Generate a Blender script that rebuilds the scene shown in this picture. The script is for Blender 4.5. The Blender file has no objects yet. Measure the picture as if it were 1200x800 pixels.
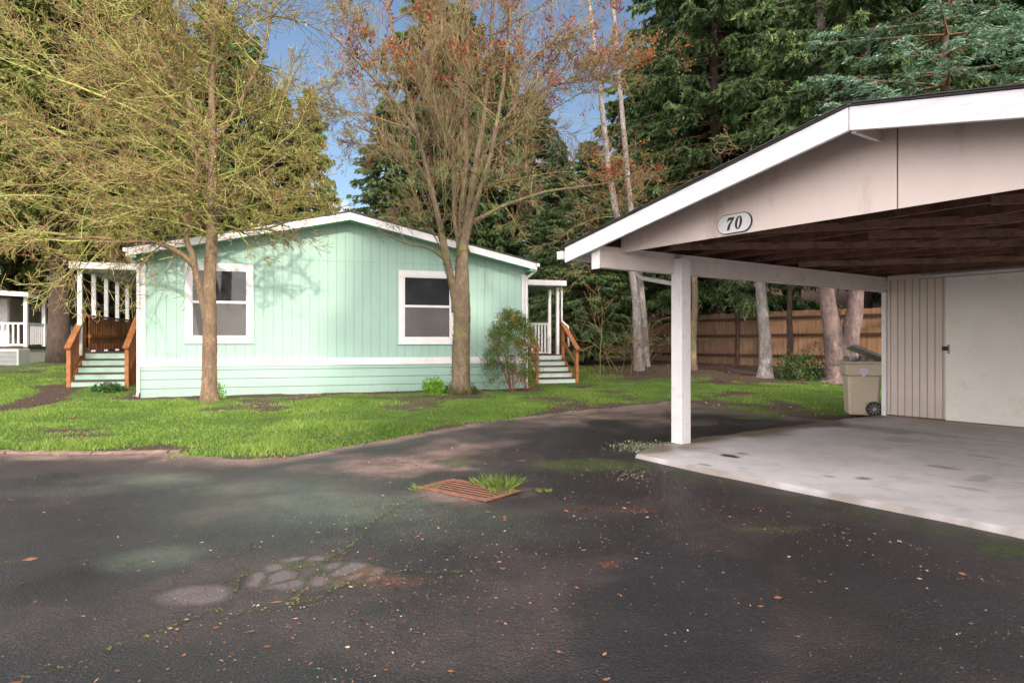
import bpy, math, random
import numpy as np
from mathutils import Vector
R = math.radians
rng = np.random.default_rng(7)
random.seed(7)
col = bpy.context.scene.collection
H = 1.35; F = 760.0            # eye height, focal length in photo pixels (used only for surveying)
def P(px, py, z=0.0):
    d = (H - z) * F / (py - 400.0)
    return ((px - 600) / F * d, d)
def W(px, y):                  # x at depth y
    return (px - 600) / F * y
def Zh(py, y):
    return H + (400 - py) / F * y
def V3(px, py, y): return (W(px, y), y, Zh(py, y))

# ---------------------------------------------------------------- objects
def tag(o, label=None, cat=None, group=None, kind=None):
    if label: o['label'] = label
    if cat: o['category'] = cat
    if group: o['group'] = group
    if kind: o['kind'] = kind
    return o
def thing(name, label, cat, loc=(0, 0, 0), rz=0, group=None):
    o = bpy.data.objects.new(name, None); col.objects.link(o)
    o.empty_display_size = .3
    o.location = loc; o.rotation_euler = (0, 0, rz)
    return tag(o, label, cat, group)
def copy_tree(o, parent=None):
    c = o.copy(); col.objects.link(c); c.parent = parent
    for ch in list(o.children): copy_tree(ch, c)
    return c
def link(name, me, mat, parent=None):
    o = bpy.data.objects.new(name, me); col.objects.link(o)
    if mat is not None and len(me.materials) == 0: me.materials.append(mat)
    o.parent = parent
    return o
def mesh_np(name, V, Fc, attrs=None, smooth=False):
    """V (n,3), Fc (m,k) with constant k"""
    me = bpy.data.meshes.new(name)
    V = np.asarray(V, np.float32); Fc = np.asarray(Fc, np.int32)
    n, k = Fc.shape
    me.vertices.add(len(V)); me.vertices.foreach_set('co', V.ravel())
    me.loops.add(n * k); me.loops.foreach_set('vertex_index', Fc.ravel())
    me.polygons.add(n)
    me.polygons.foreach_set('loop_start', np.arange(0, n * k, k, dtype=np.int32))
    me.polygons.foreach_set('loop_total', np.full(n, k, np.int32))
    if smooth: me.polygons.foreach_set('use_smooth', np.ones(n, bool))
    me.update(calc_edges=True)
    if attrs:
        for a, (dom, val) in attrs.items():
            at = me.attributes.new(a, 'FLOAT', dom)
            at.data.foreach_set('value', np.asarray(val, np.float32))
    return me
class MB:
    def __init__(s): s.v = []; s.f = []; s.sm = []
    def add(s, V, Fc, smooth=False):
        b = len(s.v); s.v += [tuple(p) for p in V]
        s.f += [tuple(b + i for i in f) for f in Fc]; s.sm += [smooth] * len(Fc)
        return s
    def box(s, x0, x1, y0, y1, z0, z1):
        V = [(x0,y0,z0),(x1,y0,z0),(x1,y1,z0),(x0,y1,z0),(x0,y0,z1),(x1,y0,z1),(x1,y1,z1),(x0,y1,z1)]
        return s.add(V, [(0,3,2,1),(4,5,6,7),(0,1,5,4),(1,2,6,5),(2,3,7,6),(3,0,4,7)])
    def bar(s, a, b, w, h, up=(0, 0, 1)):
        a = Vector(a); b = Vector(b); d = (b - a).normalized(); up = Vector(up)
        sd = d.cross(up).normalized(); u = sd.cross(d).normalized()
        V = []
        for p in (a, b):
            for (i, j) in ((-1,-1),(1,-1),(1,1),(-1,1)):
                V.append(p + sd * (i * w / 2) + u * (j * h / 2))
        return s.add(V, [(0,1,2,3),(7,6,5,4),(0,4,5,1),(1,5,6,2),(2,6,7,3),(3,7,4,0)])
    def prism(s, pts, y0, y1):         # polygon in XZ extruded along y
        n = len(pts)
        V = [(x, y0, z) for x, z in pts] + [(x, y1, z) for x, z in pts]
        return s.add(V, [tuple(range(n)), tuple(range(2*n-1, n-1, -1))] + [(i, i+n, (i+1) % n + n, (i+1) % n) for i in range(n)])
    def tube(s, pts, rad, n=8, caps=True):
        pts = [Vector(p) for p in pts]; m = len(pts)
        if not hasattr(rad, '__len__'): rad = [rad] * m
        V = []
        for i, p in enumerate(pts):
            d = (pts[min(i+1, m-1)] - pts[max(i-1, 0)]).normalized()
            a = d.cross(Vector((.31, .17, .93) if abs(d.z) < .9 else (1, .1, 0))).normalized(); b = d.cross(a)
            if i and (a.dot(pa) < 0): pass
            pa = a
            for k in range(n):
                t = 2 * math.pi * k / n
                V.append(p + (a * math.cos(t) + b * math.sin(t)) * rad[i])
        Fc = [(i*n+k, i*n+(k+1) % n, (i+1)*n+(k+1) % n, (i+1)*n+k) for i in range(m-1) for k in range(n)]
        s.add(V, Fc, True)
        if caps:
            bb = len(s.v) - len(V)
            s.f += [tuple(bb + k for k in range(n))[::-1], tuple(bb + (m-1)*n + k for k in range(n))]; s.sm += [False, False]
        return s
    def build(s, name, mat, parent=None, bevel=0, attr=None):
        me = bpy.data.meshes.new(name); me.from_pydata(s.v, [], s.f)
        me.polygons.foreach_set('use_smooth', s.sm); me.update()
        o = link(name, me, mat, parent)
        if bevel:
            m = o.modifiers.new('bevel', 'BEVEL'); m.width = bevel; m.segments = 2; m.limit_method = 'ANGLE'
        return o

# ---------------------------------------------------------------- noise
def vnoise(x, y, seed=0):
    xi = np.floor(x).astype(np.int64); yi = np.floor(y).astype(np.int64)
    fx = x - xi; fy = y - yi; fx = fx*fx*(3-2*fx); fy = fy*fy*(3-2*fy)
    def h(a, b):
        n = (a * 374761393 + b * 668265263 + seed * 974711) & 0xffffffff
        n = ((n ^ (n >> 13)) * 1274126177) & 0xffffffff
        return ((n ^ (n >> 16)) & 0xffff) / 65535.0
    return (h(xi,yi)*(1-fx)+h(xi+1,yi)*fx)*(1-fy) + (h(xi,yi+1)*(1-fx)+h(xi+1,yi+1)*fx)*fy
def fbm(x, y, sc=1.0, oct=4, seed=0):
    x = np.asarray(x, float) * sc; y = np.asarray(y, float) * sc
    r = 0; a = .5; t = 0
    for o in range(oct):
        r = r + a * vnoise(x, y, seed + o * 17); t += a; a *= .5; x = x * 2.03 + 5.1; y = y * 2.03 + 9.7
    return r / t
def sstep(a, b, x):
    t = np.clip((x - a) / (b - a), 0, 1); return t*t*(3-2*t)

# ---------------------------------------------------------------- terrain
HA = (-8.16, 14.25); HR = math.atan2(.298, .9546)
def house_uv(x, y):
    dx = x - HA[0]; dy = y - HA[1]
    return dx*.9546 + dy*.298, -dx*.298 + dy*.9546
CA = (2.14, 8.34); CR = math.atan2(-.8245, .5657)
def car_uv(x, y):
    dx = x - CA[0]; dy = y - CA[1]
    return dx*.5657 - dy*.8245, dx*.8245 + dy*.5657
def car_xy(a, b): return CA[0] + .5657*a + .8245*b, CA[1] - .8245*a + .5657*b
def house_xy(a, b): return HA[0] + .9546*a - .298*b, HA[1] + .298*a + .9546*b
def g(x, y):
    x = np.asarray(x, float); y = np.asarray(y, float)
    t, b = house_uv(x, y)
    left = .13 * sstep(-7.0, -.3, b) + .07 * np.clip(b, 0, 6)
    right = np.interp(y, [0, 12.8, 18.5, 22, 27, 40], [0, 0, .22, .5, .6, .8])
    k = sstep(-.5, 3.0, x)
    z = left * (1-k) + right * k
    lo = sstep(7.6, 9.5, y)
    return z * lo
_ep = [(-60,7.9),(-6.7,7.84),(-4.06,7.72),(-3.6,7.5),(-3.06,7.3),(-2.56,7.5),(-2.28,8.05),(-1.85,8.75),(-1.47,9.3),(-1.05,9.95),(-.55,10.5),(.3,11.4),(1.3,12.4),(2.45,13.3),(3.5,14.0),(4.3,13.1),(4.8,11.9),(5.28,11.15),(5.68,10.8),(60,10.8)]
def y_edge(x):
    return np.interp(x, [p[0] for p in _ep], [p[1] for p in _ep])
def edist(x, y):               # >0 on the lawn side
    return (y - y_edge(x)) * .75
PATH = [(-10.6,15.6),(-10.1,14.2),(-9.5,12.8),(-9.2,11.6),(-9.9,10.6),(-12,10.0)]
def polydist(x, y, pl):
    d = np.full(np.shape(x), 1e9)
    for (x0, y0), (x1, y1) in zip(pl[:-1], pl[1:]):
        dx, dy = x1-x0, y1-y0; L = dx*dx+dy*dy
        t = np.clip(((x-x0)*dx+(y-y0)*dy)/L, 0, 1)
        d = np.minimum(d, np.hypot(x-x0-t*dx, y-y0-t*dy))
    return d
def lawn(x, y):                # 0..1 how green the ground is
    e = edist(x, y)
    n = fbm(x, y, 1.1, 4, 3); n2 = fbm(x, y, .45, 3, 8)
    t, b = house_uv(x, y)
    m = sstep(.0, .5, e + (n-.5)*1.1)
    m *= 1 - sstep(-1.0, -.65, b + (n-.5)*.7) * sstep(-.6, 0, t) * (1 - sstep(9.0, 9.5, t))     # bed along the wall
    pd = polydist(x, y, PATH)
    m *= sstep(.25, .5, pd + (n-.5)*.35)
    k = sstep(-1.2, 2.2, x - .25*(y-12))
    patch = sstep(.34, .52, n*.6+n2*.4) * (1 - sstep(17.3, 19.6, y - .15*x + (n-.5)*2))
    m = m * ((1-k) * (.12+.88*sstep(.30, .47, n*.75+n2*.25)) + k * patch)
    m *= 1 - sstep(.2, -.5, (y - 12.2) - .0*x) * sstep(3.5, 5.5, x)
    return m

# ---------------------------------------------------------------- materials
def nodes(name):
    m = bpy.data.materials.new(name); m.use_nodes = True
    nt = m.node_tree; b = nt.nodes['Principled BSDF']
    return m, nt, b
def N(nt, t, **k):
    n = nt.nodes.new(t)
    for a, v in k.items(): setattr(n, a, v)
    return n
def coords(nt, scale=(1,1,1), kind='Object'):
    tc = N(nt, 'ShaderNodeTexCoord'); mp = N(nt, 'ShaderNodeMapping')
    mp.inputs['Scale'].default_value = scale
    nt.links.new(tc.outputs[kind], mp.inputs['Vector']); return mp.outputs['Vector']
def noise(nt, vec, scale, detail=4, rough=.6):
    n = N(nt, 'ShaderNodeTexNoise'); n.inputs['Scale'].default_value = scale
    n.inputs['Detail'].default_value = detail; n.inputs['Roughness'].default_value = rough
    nt.links.new(vec, n.inputs['Vector']); return n.outputs['Fac']
def ramp(nt, fac, stops):
    r = N(nt, 'ShaderNodeValToRGB'); e = r.color_ramp.elements
    while len(e) < len(stops): e.new(.5)
    for i, (p, c) in enumerate(stops):
        e[i].position = p; e[i].color = tuple(c) + (1,) if len(c) == 3 else c
    nt.links.new(fac, r.inputs['Fac']); return r.outputs['Color']
def mixc(nt, fac, a, b, mode='MIX'):
    m = N(nt, 'ShaderNodeMix', data_type='RGBA', blend_type=mode)
    for s, v in ((0, fac), (6, a), (7, b)):
        if hasattr(v, 'is_linked') or hasattr(v, 'links'): nt.links.new(v, m.inputs[s])
        else: m.inputs[s].default_value = v if s == 0 else (tuple(v) + (1,) if len(v) == 3 else v)
    return m.outputs[2]
def math_(nt, op, a, b=None, c=None):
    m = N(nt, 'ShaderNodeMath', operation=op)
    for i, v in enumerate((a, b, c)):
        if v is None: continue
        if hasattr(v, 'links'): nt.links.new(v, m.inputs[i])
        else: m.inputs[i].default_value = v
    return m.outputs[0]
def bump(nt, b, h, strength=.3, dist=.02):
    n = N(nt, 'ShaderNodeBump'); n.inputs['Strength'].default_value = strength; n.inputs['Distance'].default_value = dist
    nt.links.new(h, n.inputs['Height']); nt.links.new(n.outputs[0], b.inputs['Normal'])
def attr(nt, name):
    a = N(nt, 'ShaderNodeAttribute'); a.attribute_name = name; return a.outputs['Fac']
def paint(name, c, var=.12, rough=.55, dirt=None, sc=3, bumps=.15, stretch=(1,1,1), grime=.0):
    m, nt, b = nodes(name)
    v = coords(nt, stretch); n1 = noise(nt, v, sc, 6); n2 = noise(nt, v, sc*14, 4)
    lo = tuple(x*(1-var) for x in c); hi = tuple(min(1, x*(1+var)) for x in c)
    cc = ramp(nt, n1, [(.3, lo), (.7, hi)])
    cc = mixc(nt, math_(nt, 'MULTIPLY', n2, .25), cc, tuple(x*.7 for x in c))
    if dirt:
        n3 = noise(nt, v, sc*2.2, 8, .7)
        cc = mixc(nt, ramp(nt, n3, [(.56, (0,0,0)), (.74, (.6,.6,.6))]), cc, dirt)
    nt.links.new(cc, b.inputs['Base Color']); b.inputs['Roughness'].default_value = rough
    bump(nt, b, n2, bumps, .003); return m
def wood(name, c, c2, sc=(2,2,14), rough=.7, axis_scale=5):
    m, nt, b = nodes(name)
    v = coords(nt, sc); n1 = noise(nt, v, axis_scale, 6, .65); n2 = noise(nt, coords(nt), 2.3, 4)
    cc = ramp(nt, n1, [(.3, c2), (.62, c)])
    cc = mixc(nt, math_(nt, 'MULTIPLY', n2, .5), cc, tuple(x*.5 for x in c))
    nt.links.new(cc, b.inputs['Base Color']); b.inputs['Roughness'].default_value = rough
    bump(nt, b, n1, .35, .006); return m
def siding(name, c, pitch, width=.012, axis=0, rough=.6, depth=.008, dark=.55, var=.06, seam=None):
    """painted sheet siding with vertical (axis 0) or horizontal (axis 2) grooves"""
    m, nt, b = nodes(name)
    tc = N(nt, 'ShaderNodeTexCoord'); sp = N(nt, 'ShaderNodeSeparateXYZ'); nt.links.new(tc.outputs['Object'], sp.inputs[0])
    x = sp.outputs[axis]
    fr = math_(nt, 'FRACT', math_(nt, 'DIVIDE', x, pitch))
    dd = math_(nt, 'MULTIPLY', math_(nt, 'ABSOLUTE', math_(nt, 'SUBTRACT', fr, .5)), pitch)   # distance from groove centre
    gr = N(nt, 'ShaderNodeMapRange'); gr.inputs[1].default_value = width*.3; gr.inputs[2].default_value = width
    gr.inputs[3].default_value = 1; gr.inputs[4].default_value = 0; nt.links.new(dd, gr.inputs[0])
    gv = gr.outputs[0]
    v = coords(nt, (1,1,1)); n1 = noise(nt, v, .8, 5); n2 = noise(nt, coords(nt, (9,9,.8)), 3.0, 5, .7); n3 = noise(nt, v, 60, 3)
    lo = tuple(q*(1-var) for q in c); hi = tuple(min(1, q*(1+var)) for q in c)
    cc = ramp(nt, n1, [(.3, lo), (.7, hi)])
    cc = mixc(nt, ramp(nt, n2, [(.45, (0,0,0)), (.8, (.22,.22,.22))]), cc, tuple(q*.72 for q in c))
    # splash dirt near the ground
    low = N(nt, 'ShaderNodeMapRange'); low.inputs[1].default_value = 0; low.inputs[2].default_value = .5
    low.inputs[3].default_value = .45; low.inputs[4].default_value = 0; nt.links.new(sp.outputs[2], low.inputs[0])
    cc = mixc(nt, math_(nt, 'MULTIPLY', low.outputs[0], n2), cc, (.12,.11,.08))
    cc = mixc(nt, math_(nt, 'MULTIPLY', gv, dark), cc, tuple(q*.35 for q in c))
    nt.links.new(cc, b.inputs['Base Color']); b.inputs['Roughness'].default_value = rough
    h = math_(nt, 'SUBTRACT', math_(nt, 'MULTIPLY', n3, .08), gv)
    bump(nt, b, h, .8, depth); return m
def leafmat(name, c1, c2, c3=None, rough=.6, trans=.25):
    m, nt, b = nodes(name)
    a = attr(nt, 'shade')
    st = [(0, c1), (.5, c2), (1, c3 or c2)]
    cc = ramp(nt, a, st)
    nt.links.new(cc, b.inputs['Base Color']); b.inputs['Roughness'].default_value = rough
    b.inputs['Specular IOR Level'].default_value = .3
    if trans:
        tr = N(nt, 'ShaderNodeBsdfTranslucent'); nt.links.new(cc, tr.inputs[0])
        mx = N(nt, 'ShaderNodeMixShader'); mx.inputs[0].default_value = trans
        nt.links.new(b.outputs[0], mx.inputs[1]); nt.links.new(tr.outputs[0], mx.inputs[2])
        nt.links.new(mx.outputs[0], nt.nodes['Material Output'].inputs[0])
    return m
def bark(name, c1, c2, moss=None, mossamt=.0, sc=6, bs=.8):
    m, nt, b = nodes(name)
    v = coords(nt, (1,1,.3)); n1 = noise(nt, v, sc*3, 8, .75); n2 = noise(nt, coords(nt), sc*.5, 5)
    cc = ramp(nt, n1, [(.3, c2), (.68, c1)])
    if moss:
        n3 = noise(nt, coords(nt), sc*.9, 6, .7)
        cc = mixc(nt, ramp(nt, n3, [(.62-mossamt*.3, (0,0,0)), (.70-mossamt*.3, (.9,.9,.9))]), cc, moss)
    cc = mixc(nt, ramp(nt, n2, [(.42, (0,0,0)), (.62, (.75,.75,.75))]), cc, tuple(q*.42 for q in c1))
    n4 = noise(nt, coords(nt, (1,1,.6)), sc*1.7, 6, .8)
    cc = mixc(nt, ramp(nt, n4, [(.56, (0,0,0)), (.66, (.6,.6,.6))]), cc, tuple(min(1, q*1.35) for q in c1))
    cc = mixc(nt, ramp(nt, n4, [(.34, (.8,.8,.8)), (.43, (0,0,0))]), cc, tuple(q*.22 for q in c1))
    nt.links.new(cc, b.inputs['Base Color']); b.inputs['Roughness'].default_value = .9
    bump(nt, b, math_(nt, 'ADD', n1, math_(nt, 'MULTIPLY', n4, 1.5)), bs, .05); return m
def glass(name, c, rough=.06):
    m, nt, b = nodes(name)
    n = noise(nt, coords(nt), 1.3, 3)
    nt.links.new(ramp(nt, n, [(.3, tuple(q*.7 for q in c)), (.7, tuple(q*1.4 for q in c))]), b.inputs['Base Color'])
    b.inputs['Roughness'].default_value = rough; b.inputs['IOR'].default_value = 1.5
    bump(nt, b, n, .05, .02); return m

M = {}
M['mint'] = siding('mint_siding', (.335,.505,.425), .203, .010, 0, dark=.35, depth=.005)
M['mint_flat'] = paint('mint_paint', (.335,.505,.425))
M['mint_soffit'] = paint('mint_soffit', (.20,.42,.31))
M['mint_skirt'] = siding('mint_skirting', (.335,.505,.425), .20, .013, 2, dark=.6, depth=.012)
M['white'] = paint('white_trim', (.82,.79,.79), .08, .5, (.45,.42,.38), 4)
M['fascia'] = paint('weathered_white_fascia', (.82,.80,.82), .14, .65, (.42,.39,.38), 2.2, .5, (1,1,11))
M['panel'] = paint('pinkish_beige_panel', (.80,.67,.62), .06, .65, (.42,.33,.29), 1.2, .1, (1,1,.4))
M['beam'] = paint('pinkish_beige_beam', (.80,.71,.66), .08, .65, (.45,.38,.34), 2, .2)
M['cargrooved'] = siding('beige_grooved_siding', (.70,.60,.53), .117, .010, 0, dark=.75, depth=.01)
M['door'] = paint('cream_door_paint', (.90,.86,.79), .05, .5, (.62,.56,.48), 1.3, .05)
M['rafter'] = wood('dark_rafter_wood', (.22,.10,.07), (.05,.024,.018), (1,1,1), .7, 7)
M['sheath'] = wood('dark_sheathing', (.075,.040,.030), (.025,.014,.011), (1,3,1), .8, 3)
M['redwood'] = wood('stained_orange_wood', (.46,.165,.05), (.22,.07,.022), (3,3,3), .6, 4)
M['fence'] = wood('weathered_fence_wood', (.30,.18,.11), (.12,.075,.05), (9,9,.7), .85, 2)
M['fencerail'] = wood('dark_fence_rail', (.10,.045,.028), (.04,.022,.016), (1,1,6), .85, 2)
M['shingle'] = paint('grey_shingles', (.07,.068,.065), .3, .9, (.05,.07,.03), 5, .8)
M['tanroof'] = paint('tan_shingles', (.36,.22,.17), .2, .9, None, 6, .6)
M['dark'] = paint('black_rubber', (.018,.018,.02), .2, .6)
M['metal'] = paint('galvanised_metal', (.35,.36,.37), .1, .35)
M['grey_unit'] = paint('grey_unit', (.38,.40,.39), .1, .5)
M['vent_dark'] = paint('dark_grille', (.05,.055,.055), .1, .6)
M['bin'] = paint('tan_bin_plastic', (.54,.46,.34), .08, .5, (.30,.20,.11), 3)
M['lid'] = paint('grey_bin_lid', (.34,.33,.33), .12, .35)
M['glass'] = glass('dark_window_glass', (.030,.032,.035))
M['screen'] = paint('grey_window_screen', (.105,.100,.098), .15, .45, None, 2, .05)
M['porchpaint'] = paint('porch_grey_ceiling', (.30,.33,.30), .06)
M['bluehouse'] = paint('blue_grey_paint', (.20,.27,.42), .1)
M['creamhouse'] = paint('cream_house_paint', (.62,.54,.46), .1)
M['rust'] = paint('rusty_iron', (.27,.115,.07), .4, .85, (.07,.04,.03), 12, .8)
M['pit'] = paint('drain_pit', (.010,.009,.008), .2, .9)
M['black_paint'] = paint('black_numeral', (.012,.012,.016), .1, .4)
M['plate'] = paint('white_number_plate', (.76,.75,.74), .04, .35)
M['emblem'] = paint('white_emblem', (.62,.60,.66), .05, .5)

# asphalt
def asphalt():
    m, nt, b = nodes('wet_worn_asphalt')
    v = coords(nt); big = noise(nt, v, .35, 5, .6); mid = noise(nt, v, 2.2, 6, .65); fine = noise(nt, v, 55, 5, .8)
    vo = N(nt, 'ShaderNodeTexVoronoi'); vo.inputs['Scale'].default_value = 75; nt.links.new(v, vo.inputs['Vector'])
    big2 = noise(nt, v, .9, 9, .72)
    c = ramp(nt, mixc(nt, .5, big, big2), [(.38, (.010,.010,.014)), (.5, (.017,.016,.019)), (.60, (.030,.025,.025))])
    c = mixc(nt, ramp(nt, mid, [(.35, (0,0,0)), (.75, (.55,.55,.55))]), c, (.030,.026,.030))
    vs = N(nt, 'ShaderNodeTexVoronoi'); vs.inputs['Scale'].default_value = 46; nt.links.new(v, vs.inputs['Vector'])
    stone = math_(nt, 'MULTIPLY', ramp(nt, vs.outputs['Distance'], [(.15, (1,1,1)), (.45, (0,0,0))]), ramp(nt, noise(nt, v, 17, 3), [(.42, (0,0,0)), (.66, (1,1,1))]))
    c = mixc(nt, math_(nt, 'MULTIPLY', stone, .5), c, (.085,.07,.072))
    c = mixc(nt, ramp(nt, fine, [(.54, (0,0,0)), (.68, (.65,.65,.65))]), c, (.075,.062,.066))
    c = mixc(nt, ramp(nt, fine, [(.34, (.9,.9,.9)), (.47, (0,0,0))]), c, (.012,.010,.012))
    green = attr(nt, 'algae_glow'); c = mixc(nt, math_(nt, 'MULTIPLY', math_(nt, 'MULTIPLY', green, mid), 1.5), c, ramp(nt, fine, [(.35, (.03,.04,.03)), (.65, (.16,.19,.14))]))
    dirt = attr(nt, 'dirt'); dirt = math_(nt, 'MULTIPLY', dirt, ramp(nt, big2, [(.38, (.35,.35,.35)), (.52, (1,1,1))])); c = mixc(nt, dirt, c, ramp(nt, mixc(nt, .5, mid, fine), [(.36, (.085,.052,.042)), (.60, (.36,.25,.21))]))
    purple = attr(nt, 'patch'); c = mixc(nt, purple, c, ramp(nt, mixc(nt, .6, mid, fine), [(.35, (.11,.085,.095)), (.65, (.22,.175,.18))]))
    rust = attr(nt, 'rust'); c = mixc(nt, math_(nt, 'MULTIPLY', rust, ramp(nt, fine, [(.45, (0,0,0)), (.6, (1,1,1))])), c, (.34,.11,.05))
    moss = attr(nt, 'moss'); mk = math_(nt, 'MULTIPLY', moss, ramp(nt, mixc(nt, .5, mid, fine), [(.38, (.35,.35,.35)), (.55, (1,1,1))]))
    c = mixc(nt, mk, c, ramp(nt, fine, [(.35, (.035,.060,.012)), (.65, (.12,.17,.03))]))
    dark = attr(nt, 'wet'); c = mixc(nt, math_(nt, 'MULTIPLY', dark, .85), c, (.010,.009,.008))
    nt.links.new(c, b.inputs['Base Color'])
    rg = ramp(nt, big, [(.35, (.28,.28,.28)), (.65, (.50,.50,.50))])
    rg = mixc(nt, dark, rg, (.30,.30,.30)); rg = mixc(nt, mixc(nt, .5, moss, dirt), rg, (.95,.95,.95))
    nt.links.new(rg, b.inputs['Roughness']); b.inputs['Specular IOR Level'].default_value = .5
    h = math_(nt, 'ADD', math_(nt, 'MULTIPLY', vo.outputs['Distance'], .7), fine)
    h = math_(nt, 'ADD', h, math_(nt, 'MULTIPLY', mid, 1.5))
    bump(nt, b, h, .8, .016)
    return m
M['asphalt'] = asphalt()
def groundmat():
    m, nt, b = nodes('soil_and_grass_ground')
    v = coords(nt); mid = noise(nt, v, 2.0, 6, .7); fine = noise(nt, v, 30, 6, .75)
    soil = ramp(nt, fine, [(.3, (.022,.014,.010)), (.5, (.070,.042,.028)), (.7, (.15,.085,.055))])
    grass = ramp(nt, fine, [(.3, (.03,.065,.010)), (.7, (.11,.18,.02))])
    c = mixc(nt, attr(nt, 'green'), soil, grass)
    nt.links.new(c, b.inputs['Base Color']); b.inputs['Roughness'].default_value = .95
    bump(nt, b, math_(nt, 'ADD', fine, mid), 1.0, .04); return m
M['ground'] = groundmat()
def concretemat(name='stained_concrete', base=(.76,.72,.71)):
    m, nt, b = nodes(name)
    v = coords(nt); big = noise(nt, v, .6, 6, .6); mid = noise(nt, v, 3.2, 7, .7); fine = noise(nt, v, 80, 3)
    c = ramp(nt, big, [(.3, tuple(q*.72 for q in base)), (.65, base)])
    c = mixc(nt, ramp(nt, mid, [(.5, (0,0,0)), (.75, (.5,.5,.5))]), c, (.27,.21,.17))
    c = mixc(nt, math_(nt, 'MULTIPLY', fine, .25), c, (.25,.24,.24))
    c = mixc(nt, attr(nt, 'stain'), c, (.05,.042,.038))
    c = mixc(nt, attr(nt, 'dirt'), c, ramp(nt, mid, [(.3, (.12,.085,.05)), (.7, (.20,.15,.10))]))
    nt.links.new(c, b.inputs['Base Color']); b.inputs['Roughness'].default_value = .6
    bump(nt, b, math_(nt, 'ADD', fine, mid), .15, .01); return m
M['concrete'] = concretemat()
M['curb'] = paint('old_concrete_curb', (.20,.135,.11), .4, .95, (.06,.075,.025), 5, .9)

M['bark_l'] = bark('lichen_bark', (.42,.28,.175), (.12,.075,.05), (.32,.29,.09), .14, 4.5, 1.0)
M['bark_m'] = bark('grey_moss_bark', (.37,.27,.18), (.10,.07,.05), (.26,.25,.07), .40, 4, 1.0)
M['moss_tuft'] = leafmat('moss_on_branches', (.07,.09,.015), (.25,.31,.06), (.54,.58,.20))
M['twig_l'] = leafmat('olive_twigs', (.26,.10,.07), (.21,.185,.06), (.42,.43,.13), trans=0)
M['twig_m'] = leafmat('grey_twigs', (.27,.105,.065), (.22,.17,.09), (.34,.33,.14), trans=0)
M['redleaf'] = leafmat('dry_red_leaves', (.16,.035,.015), (.33,.085,.03), (.46,.16,.05))
M['birch'] = bark('white_birch_bark', (.50,.45,.42), (.05,.042,.04), (.10,.11,.04), .02, 3.2, 1.0)
M['trunk_dark'] = bark('dark_conifer_bark', (.13,.085,.065), (.035,.025,.02), (.06,.07,.02), .0, 4)
M['trunk_pink'] = bark('pinkish_scaly_bark', (.42,.30,.28), (.10,.065,.06), None, 0, 3.2, 1.0)
M['needle_a'] = leafmat('spruce_needles', (.024,.052,.024), (.080,.14,.052), (.24,.33,.12))
M['needle_b'] = leafmat('cedar_needles', (.055,.075,.020), (.18,.205,.050), (.36,.36,.11))
M['needle_c'] = leafmat('blue_spruce_needles', (.06,.13,.07), (.16,.28,.17), (.36,.48,.38))
M['blade'] = leafmat('grass_blades', (.060,.115,.022), (.165,.285,.045), (.42,.47,.13), trans=.35)
M['nandina'] = leafmat('nandina_leaves', (.06,.12,.025), (.15,.22,.05), (.42,.13,.055))
M['brightleaf'] = leafmat('bright_shrub_leaves', (.10,.26,.01), (.20,.44,.02), (.32,.55,.06))
M['darkleaf'] = leafmat('glossy_dark_leaves', (.02,.06,.015), (.045,.11,.03), (.09,.18,.05), .35)
M['litter'] = leafmat('fallen_leaf_litter', (.12,.05,.03), (.30,.13,.065), (.55,.45,.38), trans=0)

# ---------------------------------------------------------------- ground, road
def tgrid(xs, ys):
    X, Y = np.meshgrid(xs, ys); nx = len(xs); ny = len(ys)
    i = np.arange(ny-1)[:, None]*nx + np.arange(nx-1)[None, :]
    Fc = np.stack([i, i+1, i+nx+1, i+nx], -1).reshape(-1, 4)
    return X.ravel(), Y.ravel(), Fc
far = lambda a, b: list(np.geomspace(1, abs(b-a)+1, 14)[1:]-1)
xs = np.array([-18-d for d in far(18, 600)][::-1] + list(np.arange(-18, 18.001, .08)) + [18+d for d in far(18, 600)])
ys = np.array([3-d for d in far(3, 500)][::-1] + list(np.arange(3, 30.001, .08)) + [30+d for d in far(30, 900)])
X, Y, Fc = tgrid(xs, ys)
e = edist(X, Y); L = lawn(X, Y)
Z = g(X, Y) + np.where(e > 0, (fbm(X, Y, 1.4, 4, 5)-.5)*.07*sstep(0, .6, e), 0) - .05*sstep(.12, -.1, e)
cu, cv = car_uv(X, Y)
Z -= .03*sstep(-.6,-.3,cu)*sstep(-1.4,-1.1,cv)*sstep(7,6,cu)
me = mesh_np('ground', np.stack([X, Y, Z], 1), Fc, {'green': ('POINT', L)}, True)
tag(link('ground', me, M['ground']), kind='structure')

xs = np.array([-16-d for d in far(16, 120)][::-1] + list(np.arange(-16, -6, .08)) + list(np.arange(-6, 6, .025)) + list(np.arange(6, 9.001, .06)) + [9+d for d in far(9, 120)])
ys = np.array([2.2-d for d in far(2, 80)][::-1] + list(np.arange(2.2, 6.6, .025)) + list(np.arange(6.6, 14.3, .045)))
X, Y, Fc = tgrid(xs, ys)
e = edist(X, Y) + (fbm(X, Y, 2.2, 4, 21)-.5)*.3
e = np.where((X < -4.1), np.minimum(e, (Y-7.80)*.75 + .0), e)
cx = X[Fc].mean(1); ce = e[Fc].max(1)
keep = ce < .09
Fk = Fc[keep]
used = np.unique(Fk); mp = -np.ones(len(X), int); mp[used] = np.arange(len(used)); Fk = mp[Fk]
X = X[used]; Y = Y[used]; e = e[used]
def blob(px, py, rx, ry, soft=.5, ns=.6, sc=2.5, seed=1):     # soft-edged stain centred on a surveyed point, radii in metres
    x0, y0 = P(px, py)
    d = np.hypot((X-x0)/rx, (Y-y0)/ry) + (fbm(X, Y, sc, 4, seed)-.5)*ns
    return 1 - sstep(1-soft, 1+soft*.3, d)
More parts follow.
